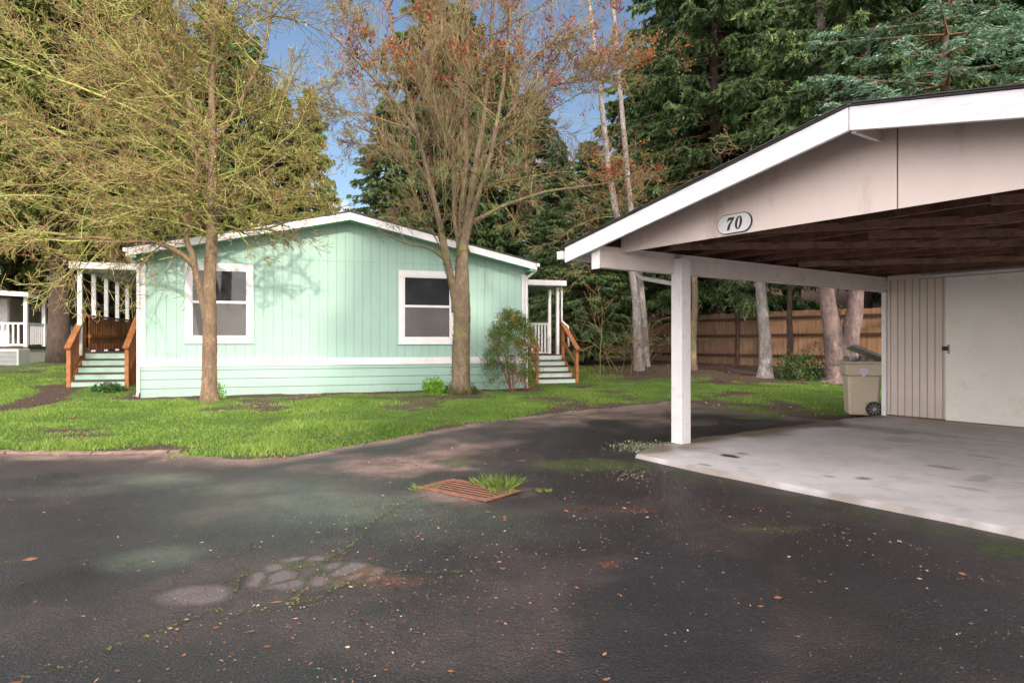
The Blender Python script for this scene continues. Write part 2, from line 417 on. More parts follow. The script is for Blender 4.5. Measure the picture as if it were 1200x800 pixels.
fn = fbm(X, Y, 1.3, 5, 31); f2 = fbm(X, Y, 5, 4, 33)
algae_glow = np.zeros_like(X)  # green-grey algae patches, also painting sky and house reflections on wet asphalt
for (a, b_, rx, ry, k) in [(180,562,.7,.45,1),(300,572,.8,.35,.6),(390,590,1.0,.6,.9),(480,600,1.0,.6,.7),(175,655,.35,.28,.9),(330,600,.9,.4,.5),(90,575,.6,.3,.4),(560,620,.8,.4,.4)]:
    algae_glow = np.maximum(algae_glow, k*blob(a, b_, rx, ry, .8, .9, 1.6, int(a)))
algae_glow *= .6+.9*f2
dirt = np.maximum(1.0*blob(455,545,.95,.75,.7,1.1,2.6,4), .85*blob(530,522,.8,1.4,.8,1.1,2.4,5))
dirt = np.maximum(dirt, .8*blob(548,577,.62,.5,.7,.9,3,44)); dirt = np.maximum(dirt, .95*sstep(-.42, .02, e + (fn-.5)*.5)); dirt = np.maximum(dirt, .8*sstep(-1.7, -.1, e + (fn-.5)*2.4)*sstep(-1.5, 1.5, X))
dirt = np.maximum(dirt, .6*blob(820,497,2.2,1.1,.8,.9,1.6,6)*sstep(.45,.6,fn))
dirt = np.maximum(dirt, .12*sstep(.5, .68, fn)*(Y < 8))
patch = .8*blob(232,698,.22,.15,.4,.45,3,7)
rp = np.random.RandomState(5)
pc = np.array(P(362, 671)); rpt = np.random.RandomState(4); cells = pc + rpt.uniform(-1, 1, (46, 2))*[.62, .42]
near = (np.abs(X-pc[0]) < .8) & (np.abs(Y-pc[1]) < .6)
dd = np.sqrt((X[near][:,None]-cells[:,0])**2 + ((Y[near][:,None]-cells[:,1])*.8)**2); ds = np.sort(dd, 1)
el = np.hypot((X[near]-pc[0])/.52, (Y[near]-pc[1])/.30) + (fbm(X[near], Y[near], 4, 3, 71)-.5)*.9
pv = .9*sstep(.012, .045, ds[:,1]-ds[:,0])*sstep(1.05, .8, el)
patch[near] = np.maximum(patch[near], pv); cobgap = np.zeros_like(X); cobgap[near] = sstep(.035, .0, ds[:,1]-ds[:,0])*sstep(1.05,.8,el)
rust = .85*np.maximum(blob(437,671,.10,.10,.5,.9,8,8), np.maximum(blob(715,595,.0+.5,.10,.7,1,6,9)*.3, blob(745,598,.28,.05,.6,1,7,11)))
rust = np.maximum(rust, .8*blob(716,663,.07,.07,.5,1,9,12)); rust = np.maximum(rust, .55*blob(445,680,.3,.12,.7,1.2,8,18))
moss = np.maximum(.75*blob(700,545,.8,.45,.7,1.1,3,13), .8*blob(770,525,.5,.5,.7,1,3,14))
moss = np.maximum(moss, .6*blob(540,541,.2,.3,.6,.9,4,15)); moss = np.maximum(moss, .9*blob(885,489,.5,.35,.5,.8,3,16)); moss = np.maximum(moss, .9*blob(837,481,.55,.35,.5,.8,3,17))
cu, cv = car_uv(X, Y)
moss = np.maximum(moss, .42*sstep(.35, .0, np.abs(cv+1.35) + (fn-.5)*.5)*sstep(0, 1, cu)*sstep(.38,.6,f2))
moss = np.maximum(moss, .8*blob(1170,645,.22,.16,.6,1,5,19))
moss = np.maximum(moss, .5*blob(905,620,.4,.1,.6,1,5,20))
moss = np.maximum(moss, .5*sstep(.55, .68, f2*.6+fn*.4)*sstep(-2.6,-.2, e)*sstep(-.5, 1.5, X))
moss = np.maximum(moss, .45*cobgap)
wet = np.maximum(.95*blob(82,683,.24,.22,.7,.6,4,22), .45*sstep(.46,.62, fbm(X, Y, .55, 3, 41))*sstep(-2,2,X-.4*Y+2))
CR_ = [[(20,798),(80,778),(150,748),(180,740),(235,722),(270,712)],[(245,728),(280,722),(330,712),(370,704),(400,690),(425,678)],[(430,676),(470,671),(520,673),(580,669)],[(256,718),(275,693),(285,678),(305,668)],[(380,660),(410,640),(430,620),(437,612),(470,592),(500,582)]]
for cpx in CR_:
    cd = polydist(X, Y, [P(*q) for q in cpx]); cd = cd + (f2-.5)*.05
    wet = np.maximum(wet, .6*sstep(.03, .006, np.abs(cd)))
me = mesh_np('road', np.stack([X, Y, g(X, Y)*0 + np.where(Y > 9, g(X, Y), 0) + .004 - .012*blob(82,683,.3,.3) + (fbm(X, Y, .8, 3, 50)-.5)*.03], 1), Fk,
    {'algae_glow': ('POINT', algae_glow), 'dirt': ('POINT', np.clip(dirt,0,1)), 'patch': ('POINT', patch), 'rust': ('POINT', rust), 'moss': ('POINT', moss), 'wet': ('POINT', wet)}, True)
tag(link('road', me, M['asphalt']), kind='structure')

# slab of the carport
xs = np.arange(-.28, 6.4, .04); ys = np.arange(-1.12, 5.5, .04)
X, Y, Fc = tgrid(xs, ys)
f1 = fbm(X, Y, 1.2, 5, 61); f2 = fbm(X, Y, 4, 4, 62)
def lb(a, b, rx, ry, s=.5, ns=.8, sc=4, seed=0):
    d = np.hypot((X-a)/rx, (Y-b)/ry) + (fbm(X, Y, sc, 4, seed)-.5)*ns
    return 1 - sstep(1-s, 1+s*.3, d)
def cl(px, py): x, y = P(px, py, .05); return car_uv(x, y)
st = np.zeros_like(X)
for (px, py, rx, ry, k) in [(855,534,.17,.09,1.3),(870,531,.10,.05,1.3),(828,545,.12,.05,.7),(1010,560,.10,.13,.9),(935,500,.2,.12,.6),(1050,507,.3,.2,.5),(1110,548,.25,.08,.45),(1130,572,.3,.1,.35),(1060,515,.5,.35,.3),(1150,535,.3,.1,.4),(1150,560,.12,.35,.4),(972,558,.08,.04,.7)]:
    a, b_ = cl(px, py); st = np.maximum(st, k*lb(a, b_, rx*.8, ry*.8, .35, 1.4, 7, int(px))*(.5+.7*f2))
st = np.maximum(st, .75*sstep(.022, .0, np.abs(Y-3.55 + (f2-.5)*.03)))
crk = np.abs(Y - .9 - .35*np.sin(X*1.7) - (f2-.5)*.25); st = np.maximum(st, .6*sstep(.018, 0, crk)*sstep(3.2, 3.4, X)*sstep(4.6, 4.3, X))
st = np.maximum(st, .4*lb(.8, 3.5, 1.4, .35, .7, .9, 3, 77))
dt = .95*sstep(.62, .12, X + .05*Y + (f1-.5)*.9) ; dt = np.maximum(dt, .9*lb(.15, -.55, .32, .5, .5, .8, 3, 78))
dt = np.maximum(dt, .7*sstep(.10, .0, Y+1.12 + (f2-.5)*.12)); dt = np.maximum(dt, .55*sstep(3.2,5.2,Y+(f1-.5)*3)); dt = np.maximum(dt, .9*lb(.1, -.9, .42, .35, .5, .8, 3, 79))
Zt = .052 + (f1-.5)*.01
edge = (X < -.27) | (Y < -1.1)
Zt = np.where(edge, -.03, Zt)
fx = X[Fc].mean(1); fy = Y[Fc].mean(1)
Fc = Fc[fx > np.maximum(-.12, .36 - (fy+1.1)*.6) + (fbm(fx, fy, 4, 3, 64)-.5)*.12]
me = mesh_np('carport_slab', np.stack([X, Y, Zt], 1), Fc, {'stain': ('POINT', np.clip(st,0,1)), 'dirt': ('POINT', np.clip(dt,0,1))}, True)
o = link('concrete_pavement', me, M['concrete']); o.location = (CA[0], CA[1], 0); o.rotation_euler = (0,0,CR)
tag(o, kind='structure')

# kerb: short worn concrete pieces
k = thing('concrete_kerb', 'low worn concrete kerb between the asphalt and the left lawn', 'kerb', (-8, 7.85, 0))
x = -12.5
while x < -4.1:
    w = random.uniform(.9, 1.25); x1 = min(x + w, -4.0)
    n = 14; V = []; 
    prof = [(-.06,-.05),(-.055,.020),(-.035,.040),(.03,.044),(.055,.03),(.06,-.05)]
    for i in range(n+1):
        xx = x + .012 + (x1 - x - .024)*i/n
        for (yy, zz) in prof:
            V.append((xx+8, yy + random.gauss(0,.005) + .02*math.sin(xx*1.3), zz + (random.gauss(0,.006) if zz > 0 else 0) - .012*(math.sin(xx*2.1)+1)))
    m_ = len(prof)
    Fq = [(i*m_+j, i*m_+j+1, (i+1)*m_+j+1, (i+1)*m_+j) for i in range(n) for j in range(m_-1)] + [tuple(range(m_))[::-1], tuple(n*m_+j for j in range(m_))]
    MB().add(V, Fq).build('kerb_stone', M['curb'], k)
    x = x1

# cracks with moss: thin ragged strips in real place on the road
def crack(pxs, w, seed):
    r = np.random.RandomState(seed); pts = [np.array(P(*p)) for p in pxs]; V = []; Q = []; sh = []
    fine = []
    for a, b_ in zip(pts[:-1], pts[1:]):
        n = max(2, int(np.hypot(*(b_-a))/.035))
        for i in range(n): fine.append(a + (b_-a)*i/n)
    fine = np.array(fine); jit = np.cumsum(r.normal(0, .008, fine.shape), 0); jit -= np.linspace(0,1,len(fine))[:,None]*jit[-1]
    fine = fine + jit
    for i in range(len(fine)-1):
        for q in range(7):
            c = fine[i] + (fine[i+1]-fine[i])*r.rand() + r.normal(0, w*.4, 2); s = r.uniform(.003,.009)
            t = r.rand()*6.28; u = np.array([math.cos(t), math.sin(t)])*s; v = np.array([-u[1], u[0]])*.5
            b0 = len(V); zz = .012 + r.rand()*.004
            if r.rand() < .3 + .5*math.sin(i*.11+seed)**2:
                continue
            for d in (u+v, u-v, -u-v, -u+v): V.append((c[0]+d[0], c[1]+d[1], zz + (r.rand()-.3)*.008))
            Q.append((b0, b0+1, b0+2, b0+3)); sh.append(r.rand())
    return V, Q, sh
V = []; Q = []; sh = []
for i, (c, w) in enumerate([([(20,798),(80,778),(150,748),(180,740),(235,722),(270,712)],.016),([(245,728),(280,722),(330,712),(370,704),(400,690),(425,678)],.016),
    ([(430,676),(470,671),(520,673),(580,669)],.010),([(185,700),(215,707),(240,713)],.010),([(256,718),(275,693),(285,678),(305,668)],.014),
    ([(380,660),(410,640),(430,620),(437,612),(470,592),(500,582)],.011),([(340,712),(360,690),(375,672)],.010),([(1130,749),(1160,745),(1199,748)],.012),([(2,660),(35,663)],.008)]):
    v, q, s = crack(c, w, i+1); b0 = len(V); V += v; Q += [tuple(b0+j for j in f) for f in q]; sh += s
V_ = np.array(V); V_[:,2] += 0
me = mesh_np('crack_moss', V_, np.array(Q), {'shade': ('FACE', sh)})
M['crackmoss'] = leafmat('yellow_green_crack_moss', (.04,.05,.015), (.10,.11,.03), (.19,.20,.06), trans=0)
tag(link('crack_moss', me, M['crackmoss']), 'yellow green moss growing along the cracks of the asphalt', 'moss', kind='stuff')

# ---------------------------------------------------------------- quads helper for leaves
def quads(C, D, Nn, ln, wd):
    """leaf quads: centre C, direction D, side vector Nn (n,3), length, width"""
    D = D/np.linalg.norm(D, axis=1, keepdims=True)
    S = np.cross(D, Nn); S /= (np.linalg.norm(S, axis=1, keepdims=True)+1e-9)
    a = D*(ln[:,None]*.5); b = S*(wd[:,None]*.5)
    V = np.stack([C-a, C+b, C+a, C-b], 1).reshape(-1, 3)
    return V, np.arange(len(C)*4).reshape(-1, 4)
def rv(n, s=1.0, r=rng): return r.normal(0, s, (n, 3))

# litter on road, slab and soil
def scatter_litter(n, xr, yr, size, seed, cond):
    r = np.random.default_rng(seed); x = r.uniform(*xr, n); y = yr[0]+(yr[1]-yr[0])*r.random(n)**1.5
    k = cond(x, y, r); x = x[k]; y = y[k]; m = len(x)
    z = np.where(y > 9, g(x, y), 0) + (fbm(x, y, .8, 3, 50)-.5)*.03 + .012
    C = np.stack([x, y, z], 1); D = rv(m, 1, r); D[:,2] *= .12
    Nn = np.tile([0,0,1.], (m,1)) + rv(m, .25, r)
    s = size*np.exp(r.normal(0, .5, m))
    return quads(C, D, Nn, s, s*r.uniform(.25,.7,m)), r.random(m)
def lc(x, y, r):
    d = fbm(x, y, .9, 4, 90)
    w = sstep(-3, .5, x) * sstep(.42, .62, d) + .12
    w += .9*np.exp(-((x-.9-(y-5)*.3)**2/.7 + (y-5.3)**2/1.6)) + .8*sstep(.5,.1,np.abs(car_uv(x,y)[1]+2.1))*sstep(0,1,x)
    return (r.random(len(x)) < w*.8) & (y < y_edge(x)) & (car_uv(x, y)[1] < -1.2)
Vs = []; Fs = []; Ss = []; off = 0
for args in [(120000, (-9,9), (1.6,11), .0100, 1), (3000, (-7,7), (1.8,10), .026, 2)]:
    (V, Q), s = scatter_litter(*args[:4], args[4], lc); Vs.append(V); Fs.append(Q+off); Ss.append(s**1.2*.8); off += len(V)
r = np.random.default_rng(5)   # pale petals: small light flakes
(V, Q), s = scatter_litter(1100, (-7,7), (1.8,9), .012, 9, lc); Vs.append(V); Fs.append(Q+off); Ss.append(.95+0*s); off += len(V)
x0, y0 = P(738, 556)
x = r.normal(x0, .13, 120); y = r.normal(y0, .25, 120); C = np.stack([x, y, 0*x+.014], 1); D = rv(120); D[:,2] *= .1
V, Q = quads(C, D, np.tile([0,0,1.],(120,1)), r.uniform(.012,.03,120), r.uniform(.01,.02,120)); Vs.append(V); Fs.append(Q+off); Ss.append(np.ones(120)); off += len(V)
me = mesh_np('fallen_leaves', np.concatenate(Vs), np.concatenate(Fs), {'shade': ('FACE', np.concatenate(Ss))})
tag(link('fallen_leaves', me, M['litter']), 'scattered brown leaf bits and pale petals on the asphalt', 'leaf litter', kind='stuff')
def lc2(x, y, r):
    t, b = house_uv(x, y)
    inb = (t > -.1) & (t < 9) & (b > -.03)
    return (r.random(len(x)) < (1-lawn(x, y))*.9) & (y > y_edge(x)-.1) & ~inb & (car_uv(x, y)[0] < -.3)
r2 = np.random.default_rng(77); n = 26000; x = r2.uniform(-12, 13, n); y = r2.uniform(7.5, 23, n); kk = lc2(x, y, r2); x = x[kk]; y = y[kk]; m = len(x)
z = g(x, y) + (fbm(x, y, 1.4, 4, 5)-.5)*.07*sstep(0,.6,edist(x,y)) - .02 + .035
C = np.stack([x, y, z], 1); D = rv(m, 1, r2); D[:,2] *= .3; s = .028*np.exp(r2.normal(0,.5,m))
V, Q = quads(C, D, np.tile([0,0,1.],(m,1))+rv(m,.5,r2), s, s*.6)
me = mesh_np('ground_litter', V, Q, {'shade': ('FACE', r2.random(m)**1.5*.75)})
tag(link('ground_litter', me, M['litter']), 'brown leaf litter and twigs lying on the bare soil', 'leaf litter', kind='stuff')

# ---------------------------------------------------------------- grass
def grass_mesh(x, y, h, seed, wid=.009, base=None):
    r = np.random.default_rng(seed); n = len(x)
    z = (g(x, y) + (fbm(x, y, 1.4, 4, 5)-.5)*.07*sstep(0,.6,edist(x,y)) - .012) if base is None else base
    t = r.uniform(0, 6.283, n); c = np.cos(t); s = np.sin(t); w = wid*r.uniform(.6,1.5,n)
    ln = r.normal(0, .45, n)*h; lm = r.normal(0, .45, n)*h
    A = np.stack([x-c*w, y-s*w, z], 1); B = np.stack([x+c*w, y+s*w, z], 1); T = np.stack([x+ln, y+lm, z+h], 1)
    V = np.stack([A, B, T], 1).reshape(-1, 3)
    return V, np.arange(3*n).reshape(-1, 3)
n = 520000; x = rng.uniform(-14, 9, n); y = rng.uniform(7.3, 22, n)

t, b_ = house_uv(x, y); inb = (t > -.08) & (t < 8.98) & (b_ > -.06)
L = lawn(x, y); cu, cv = car_uv(x, y)
keep = (rng.random(n) < L**1.3 * np.clip(13/y, .45, 1.2)) & ~inb & ~((cu > -.35) & (cv > -1.2)) & (x < 13) & ~((t > -2.3) & (t < -.0) & (b_ > 2.0))
x = x[keep]; y = y[keep]; n2 = fbm(x, y, 1.7, 4, 55); n3 = fbm(x, y, .5, 3, 56)
h = (.030 + .05*n2*rng.random(len(x)))*(.75+.8*sstep(.45,.7,n3)); h *= .7+.5*lawn(x,y)
V, Q = grass_mesh(x, y, h, 3)
me = mesh_np('grass', V, Q, {'shade': ('FACE', np.clip(.55*n2 + .35*rng.random(len(x)) + .25*(n3-.5) + .05, 0, 1))})
tag(link('grass', me, M['blade']), 'bright green mown grass of the lawn in front of the mint home', 'grass', kind='stuff')

def tuft(name, label, cx, cy, z, rad, h, n, seed, mat='blade', group=None, wid=.006):
    r = np.random.default_rng(seed); a = r.uniform(0, 6.28, n); q = rad*np.sqrt(r.random(n))
    x = q*np.cos(a); y = q*np.sin(a)
    V, Q = grass_mesh(x, y, h*r.uniform(.5,1.1,n), seed, wid, np.zeros(n)-.01)
    V[2::3,0] += x*.8; V[2::3,1] += y*.8
    me = mesh_np(name, V, Q, {'shade': ('FACE', r.random(n))})
    o = link(name, me, M[mat]); o.location = (cx, cy, z); tag(o, label, 'grass', group); return o

# ---------------------------------------------------------------- drain
dx, dy = -.395, 5.87
d = thing('storm_drain', 'rusty iron storm drain grate set in the asphalt', 'drain', (dx, dy, .008), R(-38))
d.scale = (1.16, .66, 1)
mb = MB(); mb.box(-.36,.36,-.36,-.31,0,.012); mb.box(-.36,.36,.31,.36,0,.012); mb.box(-.36,-.31,-.31,.31,0,.012); mb.box(.31,.36,-.31,.31,0,.012)
mb.build('frame', M['rust'], d, .004)
mb = MB()
for i in range(6):
    yy = -.26 + .52*i/5
    mb.box(-.308,.308,yy-.024,yy+.024,.003,.0095)

mb.build('grate', M['rust'], d, .003)
MB().box(-.312,.312,-.312,.312,-.006,.0062).build('pit', M['pit'], d)
tuft('grass_tuft', 'long grass tuft at the right corner of the drain', dx+.30, dy+.14, .0, .13, .13, 330, 1)
tuft('grass_tuft', 'short yellow green tuft at the left edge of the drain', dx-.40, dy+.08, .0, .10, .05, 150, 2)
tuft('grass_tuft', 'bright grass tuft just behind the drain, right side', dx+.12, dy+.26, .0, .09, .09, 160, 3)
tuft('grass_tuft', 'small weed alone to the right of the drain', dx+.68, dy-.02, .0, .05, .04, 60, 4)
tuft('grass_tuft', 'grass tuft at the front right edge of the drain', dx+.30, dy-.14, .0, .07, .07, 140, 5)
wx, wy = P(752, 527)
w = thing('weed_patch', 'low grey green weeds growing beside the front carport post', 'weed', (wx, wy, 0))
r = np.random.default_rng(3); n = 900
C = np.stack([r.normal(0,.17,n), r.normal(0,.14,n), np.abs(r.normal(0,.03,n))+.01], 1)
V, Q = quads(C, rv(n,1,r), rv(n,1,r), r.uniform(.02,.05,n), r.uniform(.008,.02,n))
M['weed'] = leafmat('grey_green_weeds', (.08,.12,.04), (.20,.24,.11), (.52,.50,.42))
link('leaves', mesh_np('leaves', V, Q, {'shade': ('FACE', r.random(n))}), M['weed'], w)

# ---------------------------------------------------------------- mint home
HW = 8.9; HL = 15.0; z0 = .10
hs = thing('mint_house', 'mint green manufactured home with white trim and low gable roof', 'house', (HA[0], HA[1], 0), HR)
RZ = lambda t: 4.37 - .222*abs(t-4.45)        # roof top line
SOF = .17
def gable_poly(zb): return [(0,zb),(HW,zb),(HW,RZ(HW)-SOF),(4.45,RZ(4.45)-SOF),(0,RZ(0)-SOF)]
MB().prism(gable_poly(.94), 0, HL).build('wall', M['mint'], hs)
MB().box(-.0,HW,-.012,HL,0,.80).build('skirting', M['mint_skirt'], hs)
MB().box(-.02,HW+.02,-.035,HL,.79,.955).build('trim_band', M['white'], hs, .004)
mb = MB()
for x0, x1, zz in ((0,1.3,3.262),(1.3,HW,3.262)): mb.box(x0+.06, x1-.0, -.004, .0, zz, zz+.007)
mb.build('siding_seam', M['mint_soffit'], hs)
for tt in (2.62,3.86,5.1,7.5): MB().box(tt-.005, tt+.005, -.004, 0, .955, min(RZ(tt)-SOF-.05, 4.2)).build('siding_joint', M['mint_flat'], hs)
MB().box(-.03,.10,-.028,.06,.955,RZ(0)-.30).build('corner_trim', M['white'], hs, .003)
MB().box(HW-.09,HW+.03,-.028,.06,.955,RZ(HW)-.30).build('corner_trim', M['white'], hs, .003)
# roof shell
OV = .42
def slope(x0, x1, zo, th): return [(x0, RZ(x0)+zo), (x1, RZ(x1)+zo), (x1, RZ(x1)+zo+th), (x0, RZ(x0)+zo+th)]
mb = MB(); mb.prism(slope(-.18,4.45,-.005,.045), -OV-.03, HL+.3); mb.prism(slope(4.45,HW+.18,-.005,.045), -OV-.03, HL+.3)
mb.build('roof', M['shingle'], hs)
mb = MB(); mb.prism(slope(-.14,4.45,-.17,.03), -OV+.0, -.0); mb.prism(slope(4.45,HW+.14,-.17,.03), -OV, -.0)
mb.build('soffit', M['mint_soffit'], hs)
MB().prism(slope(-.18,4.45,-.175,.168), -OV-.022, -OV).build('fascia', M['white'], hs, .003)
MB().prism(slope(4.45,HW+.18,-.175,.168), -OV-.022, -OV).build('fascia', M['white'], hs, .003)
# eave returns
for sx, xx in ((-1, 0), (1, HW)):
    x0, x1 = (xx-.14, xx-.0) if sx < 0 else (xx+.0, xx+.14)
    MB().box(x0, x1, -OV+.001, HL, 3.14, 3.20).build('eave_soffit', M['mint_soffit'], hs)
    xg = -.24 if sx < 0 else HW+.16
    mb = MB(); mb.box(xg, xg+.09, -OV-.05, HL, 3.25, 3.34); mb.build('gutter', M['white'], hs, .01)
    xc = xg+.045
    w_ = .05 if sx < 0 else HW-.0
    mb = MB().tube([(xc,-.30,3.26),(xc,-.30,3.18),(w_-.08 if sx < 0 else w_+.02,-.09,3.0),(w_-.08 if sx < 0 else w_+.02,-.075,2.9),(w_-.08 if sx < 0 else w_+.02,-.075,.25),(w_-.08 if sx<0 else w_+.02,-.16,.16)], .036, 8)
    mb.build('downspout', M['white'], hs)
def window(parent, x0, x1, zb, zt, mid):
    f = MB(); t_ = .12
    f.box(x0,x1,-.035,.0,zb,zb+t_); f.box(x0,x1,-.035,0,zt-t_-.02,zt); f.box(x0,x0+t_,-.034,0,zb+t_,zt-t_-.02); f.box(x1-t_,x1,-.034,0,zb+t_,zt-t_-.02)
    w = f.build('window', M['white'], parent, .004)
    a, b_, c, d_ = x0+t_, x1-t_, zb+t_, zt-t_-.02
    s = MB(); q = .035
    s.box(a,b_,-.024,0,c,c+q); s.box(a,b_,-.024,0,d_-q,d_); s.box(a,a+q,-.023,0,c+q,d_-q); s.box(b_-q,b_,-.023,0,c+q,d_-q); s.box(a+q,b_-q,-.03,0,mid-.03,mid+.03)
    s.build('sash', M['white'], w, .003)
    MB().box(a+q,b_-q,-.008,-.002,mid+.03,d_-q).build('pane', M['glass'], w)
    MB().box(a+q,b_-q,-.012,-.006,c+q,mid-.03).build('screen', M['screen'], w)
    sl = MB().box(x0-.02,x1+.02,-.045,-.0,zb-.03,zb); sl.build('sill', M['white'], w)
window(hs, .885, 2.31, 1.33, 3.12, 2.24)
window(hs, 5.63, 7.05, 1.31, 3.10, 2.22)

# ---------------------------------------------------------------- porches (house coordinates)
def stair_porch(name, label, t0, t1, bf, zd, zg, nst, roof, rt, posts_b, side):
    p = thing(name, label, 'porch', house_xy(t0, bf) + (0,), HR)
    w = t1 - t0; tr = .26; rise = (zd - zg)/nst
    sw0, sw1 = (.08, w-.75) if side < 0 else (w-1.15, w-.06)
    # stairs in front of deck: treads and painted risers
    for i in range(nst):
        y0 = -tr*(nst-1-i) if i < nst else 0
        zt = zg + rise*(i+1)
        MB().box(sw0, sw1, y0-.002, y0+.02, zt-rise, zt-.035).build('riser', M['mint_flat'] if side < 0 else M['riser2'], p)
        if i < nst-1: MB().box(sw0-.01, sw1+.01, y0-.03, y0+tr+.01, zt-.035, zt).build('tread', M['deckdark'], p, .004)
    for xx in (sw0-.04, sw1):
        MB().prism([(0,0),(0,0)], 0, 0) if False else None
        n = nst
        V = [(-tr*(n-1), zg-.1), (.0, zg-.1), (.0, zd-.04), (-.02, zd-.04), (-tr*(n-1), zg+rise-.04)]
        mb = MB(); mb.add([(xx, a, b) for a, b in V] + [(xx+.04, a, b) for a, b in V], [(0,1,2,3,4),(9,8,7,6,5)] + [(i, i+5, (i+1)%5+5, (i+1)%5) for i in range(5)])
        mb.build('stringer', M['redwood'], p)
    D = 5.2
    mb = MB()
    nb = int(D/.14)
    for i in range(nb): mb.box(0, w, i*.14+.002, i*.14+.134, zd-.035, zd)
    mb.build('deck', M['deckdark'], p)
    MB().box(0.01, w-.02, .04, D, .0, zd-.04).build('deck_skirt', M['redwood'] if side < 0 else M['white'], p)
    # handrails on stairs
    rails = [sw0-.05, sw1+.05]
    run = tr*(nst-1)
    for xx in rails:
        zb = zg + rise
        MB().box(xx-.045, xx+.045, -run-.02, -run+.07, zg-.1, zb+.78).build('newel_post', M['redwood'], p, .006)
        MB().box(xx-.045, xx+.045, -.0, .09, zg, zd+.97).build('newel_post', M['redwood'], p, .006)
        MB().bar((xx, -run-.10, zb+.76), (xx, .10, zd+.97), .14, .04).build('handrail', M['redwood'], p, .005)
        if side < 0:
            mb = MB(); n = 9
            for i in range(n):
                y = -run + .1 + (run-.12)*i/(n-1); q = (y+run)/run
                zz = zb + (zd-zb)*q
                mb.bar((xx, y, zz-.05), (xx, y, zz+.74+.0), .03, .08, (0,1,0))
            mb.bar((xx, -run, zb+.62), (xx, .05, zd+.83), .035, .08); mb.bar((xx, -run, zb+.02), (xx, .05, zd+.10), .035, .08)
            mb.build('baluster_panel', M['redwood'], p)
        else:
            MB().bar((xx, -run, zb+.30), (xx, .05, zd+.42), .035, .08).build('lower_rail', M['redwood'], p)
    return p, w, D
M['deckdark'] = wood('dark_deck_boards', (.10,.05,.035), (.04,.02,.015), (3,3,3), .7, 4)
M['riser2'] = paint('pale_mint_riser', (.62,.72,.64), .06, .5, (.4,.45,.38))
# left porch
p, w, D = stair_porch('wooden_porch', 'orange wood porch with mint steps and flat roof left of the mint home', -1.95, 0.0, 2.85, 1.08, .26, 5, None, None, None, -1)
MB().box(-.12, w-.02, -.55, D, 3.14, 3.30).build('porch_roof', M['white'], p, .006)
MB().box(-.06, w-.03, -.50, D-.05, 3.125, 3.138).build('ceiling', M['porchpaint'], p)
for i in range(5):
    b0 = -.35 + i*1.1
    MB().box(.0, .10, b0, b0+.10, 1.0 if i else 1.0, 3.13).build('post', M['white'], p, .005)
for k_ in range(2):
    zb = 1.08
    mb = MB()
    if k_ == 0:    # outer side railing of boards
        for i in range(34):
            y = .12 + i*.145; mb.box(.11, .135, y, y+.12, zb+.05, zb+.88)
        mb.box(.10,.17,.1,D,zb+.36,zb+.44); mb.build('side_railing', M['redwood'], p)
        MB().box(.06,.20,.1,D,zb+.90,zb+.94).build('rail_cap', M['redwood'], p, .005)
    else:          # far railing across the end
        for i in range(12): mb.box(.2+i*.145, .3+i*.145, D-.1, D-.07, zb+.05, zb+.9)
        mb.box(.1, w, D-.12, D-.03, zb+.9, zb+.94); mb.box(.1, w, D-.07, D-.03, zb+.4, zb+.48)
        mb.build('end_railing', M['redwood'], p)
MB().box(.95,1.05,1.2,1.3,1.08,2.0).build('newel_post', M['redwood'], p, .005)
mb = MB()
for i in range(6): mb.box(1.07+i*.13, 1.16+i*.13, 1.22, 1.25, 1.13, 1.9)
mb.box(1.05,w,1.2,1.28,1.92,1.97); mb.box(1.05,w,1.25,1.28,1.45,1.53); mb.build('inner_railing', M['redwood'], p)
MB().tube([(1.35,.45,3.12),(1.35,.45,3.07)], [.05,.03], 10).build('ceiling_light', M['white'], p)
# right porch
p, w, D = stair_porch('white_porch', 'small white roofed side porch with orange handrails right of the mint home', 8.9, 10.72, 1.84, .97, .19, 5, None, None, None, 1)
D2 = 2.6
MB().box(.0, w-.02, -.30, D2, 2.97, 3.12).build('porch_roof', M['white'], p, .006)
MB().box(.02, w-.05, -.27, D2-.05, 2.955, 2.967).build('ceiling', M['porchpaint'], p)
for (a, b0) in ((w-.22, .0), (w-.12, .95), (.95, .92)):
    MB().box(a, a+.09, b0, b0+.09, .97, 2.956).build('post', M['white'], p, .005)
mb = MB()
for i in range(11): mb.box(.62+i*.105, .68+i*.105, .95, .98, 1.0, 1.86)
mb.box(.58, w-.05, .93, 1.0, 1.86, 1.92); mb.box(.58, w-.05, .935, .995, .985, 1.02); mb.build('slat_railing', M['white'], p)
MB().tube([(w-.08,-.06,2.96),(w-.08,-.06,2.1),(w-.08,-.06,1.95),(w+.10,-.10,1.80),(w+.12,-.10,1.2)], .028, 8).build('downspout', M['white'], p)
MB().box(.0, w, .03, .038, .15, .93).build('skirt_panel', M['riser2'], p)

# ---------------------------------------------------------------- carport
c = thing('carport', 'beige gabled carport and storage shed with white posts and fascia', 'carport', (CA[0], CA[1], 0), CR)
CW = 5.96; RX = CW/2
CZ = lambda x: 3.185 - .195*abs(x-RX)
def cs(x0, x1, zo, th): return [(x0, CZ(x0)+zo), (x1, CZ(x1)+zo), (x1, CZ(x1)+zo+th), (x0, CZ(x0)+zo+th)]
YF = -1.42; YB = 8.2
mb = MB(); mb.prism(cs(-.56,RX,.0,.012), YF-.05, YB); mb.prism(cs(RX,CW+.56,.0,.012), YF-.05, YB); mb.build('roof', M['shingle'], c)
mb = MB(); mb.prism(cs(-.50,RX,-.02,.018), YF, YB); mb.prism(cs(RX,CW+.50,-.02,.018), YF, YB); mb.build('roof_sheathing', M['sheath'], c)
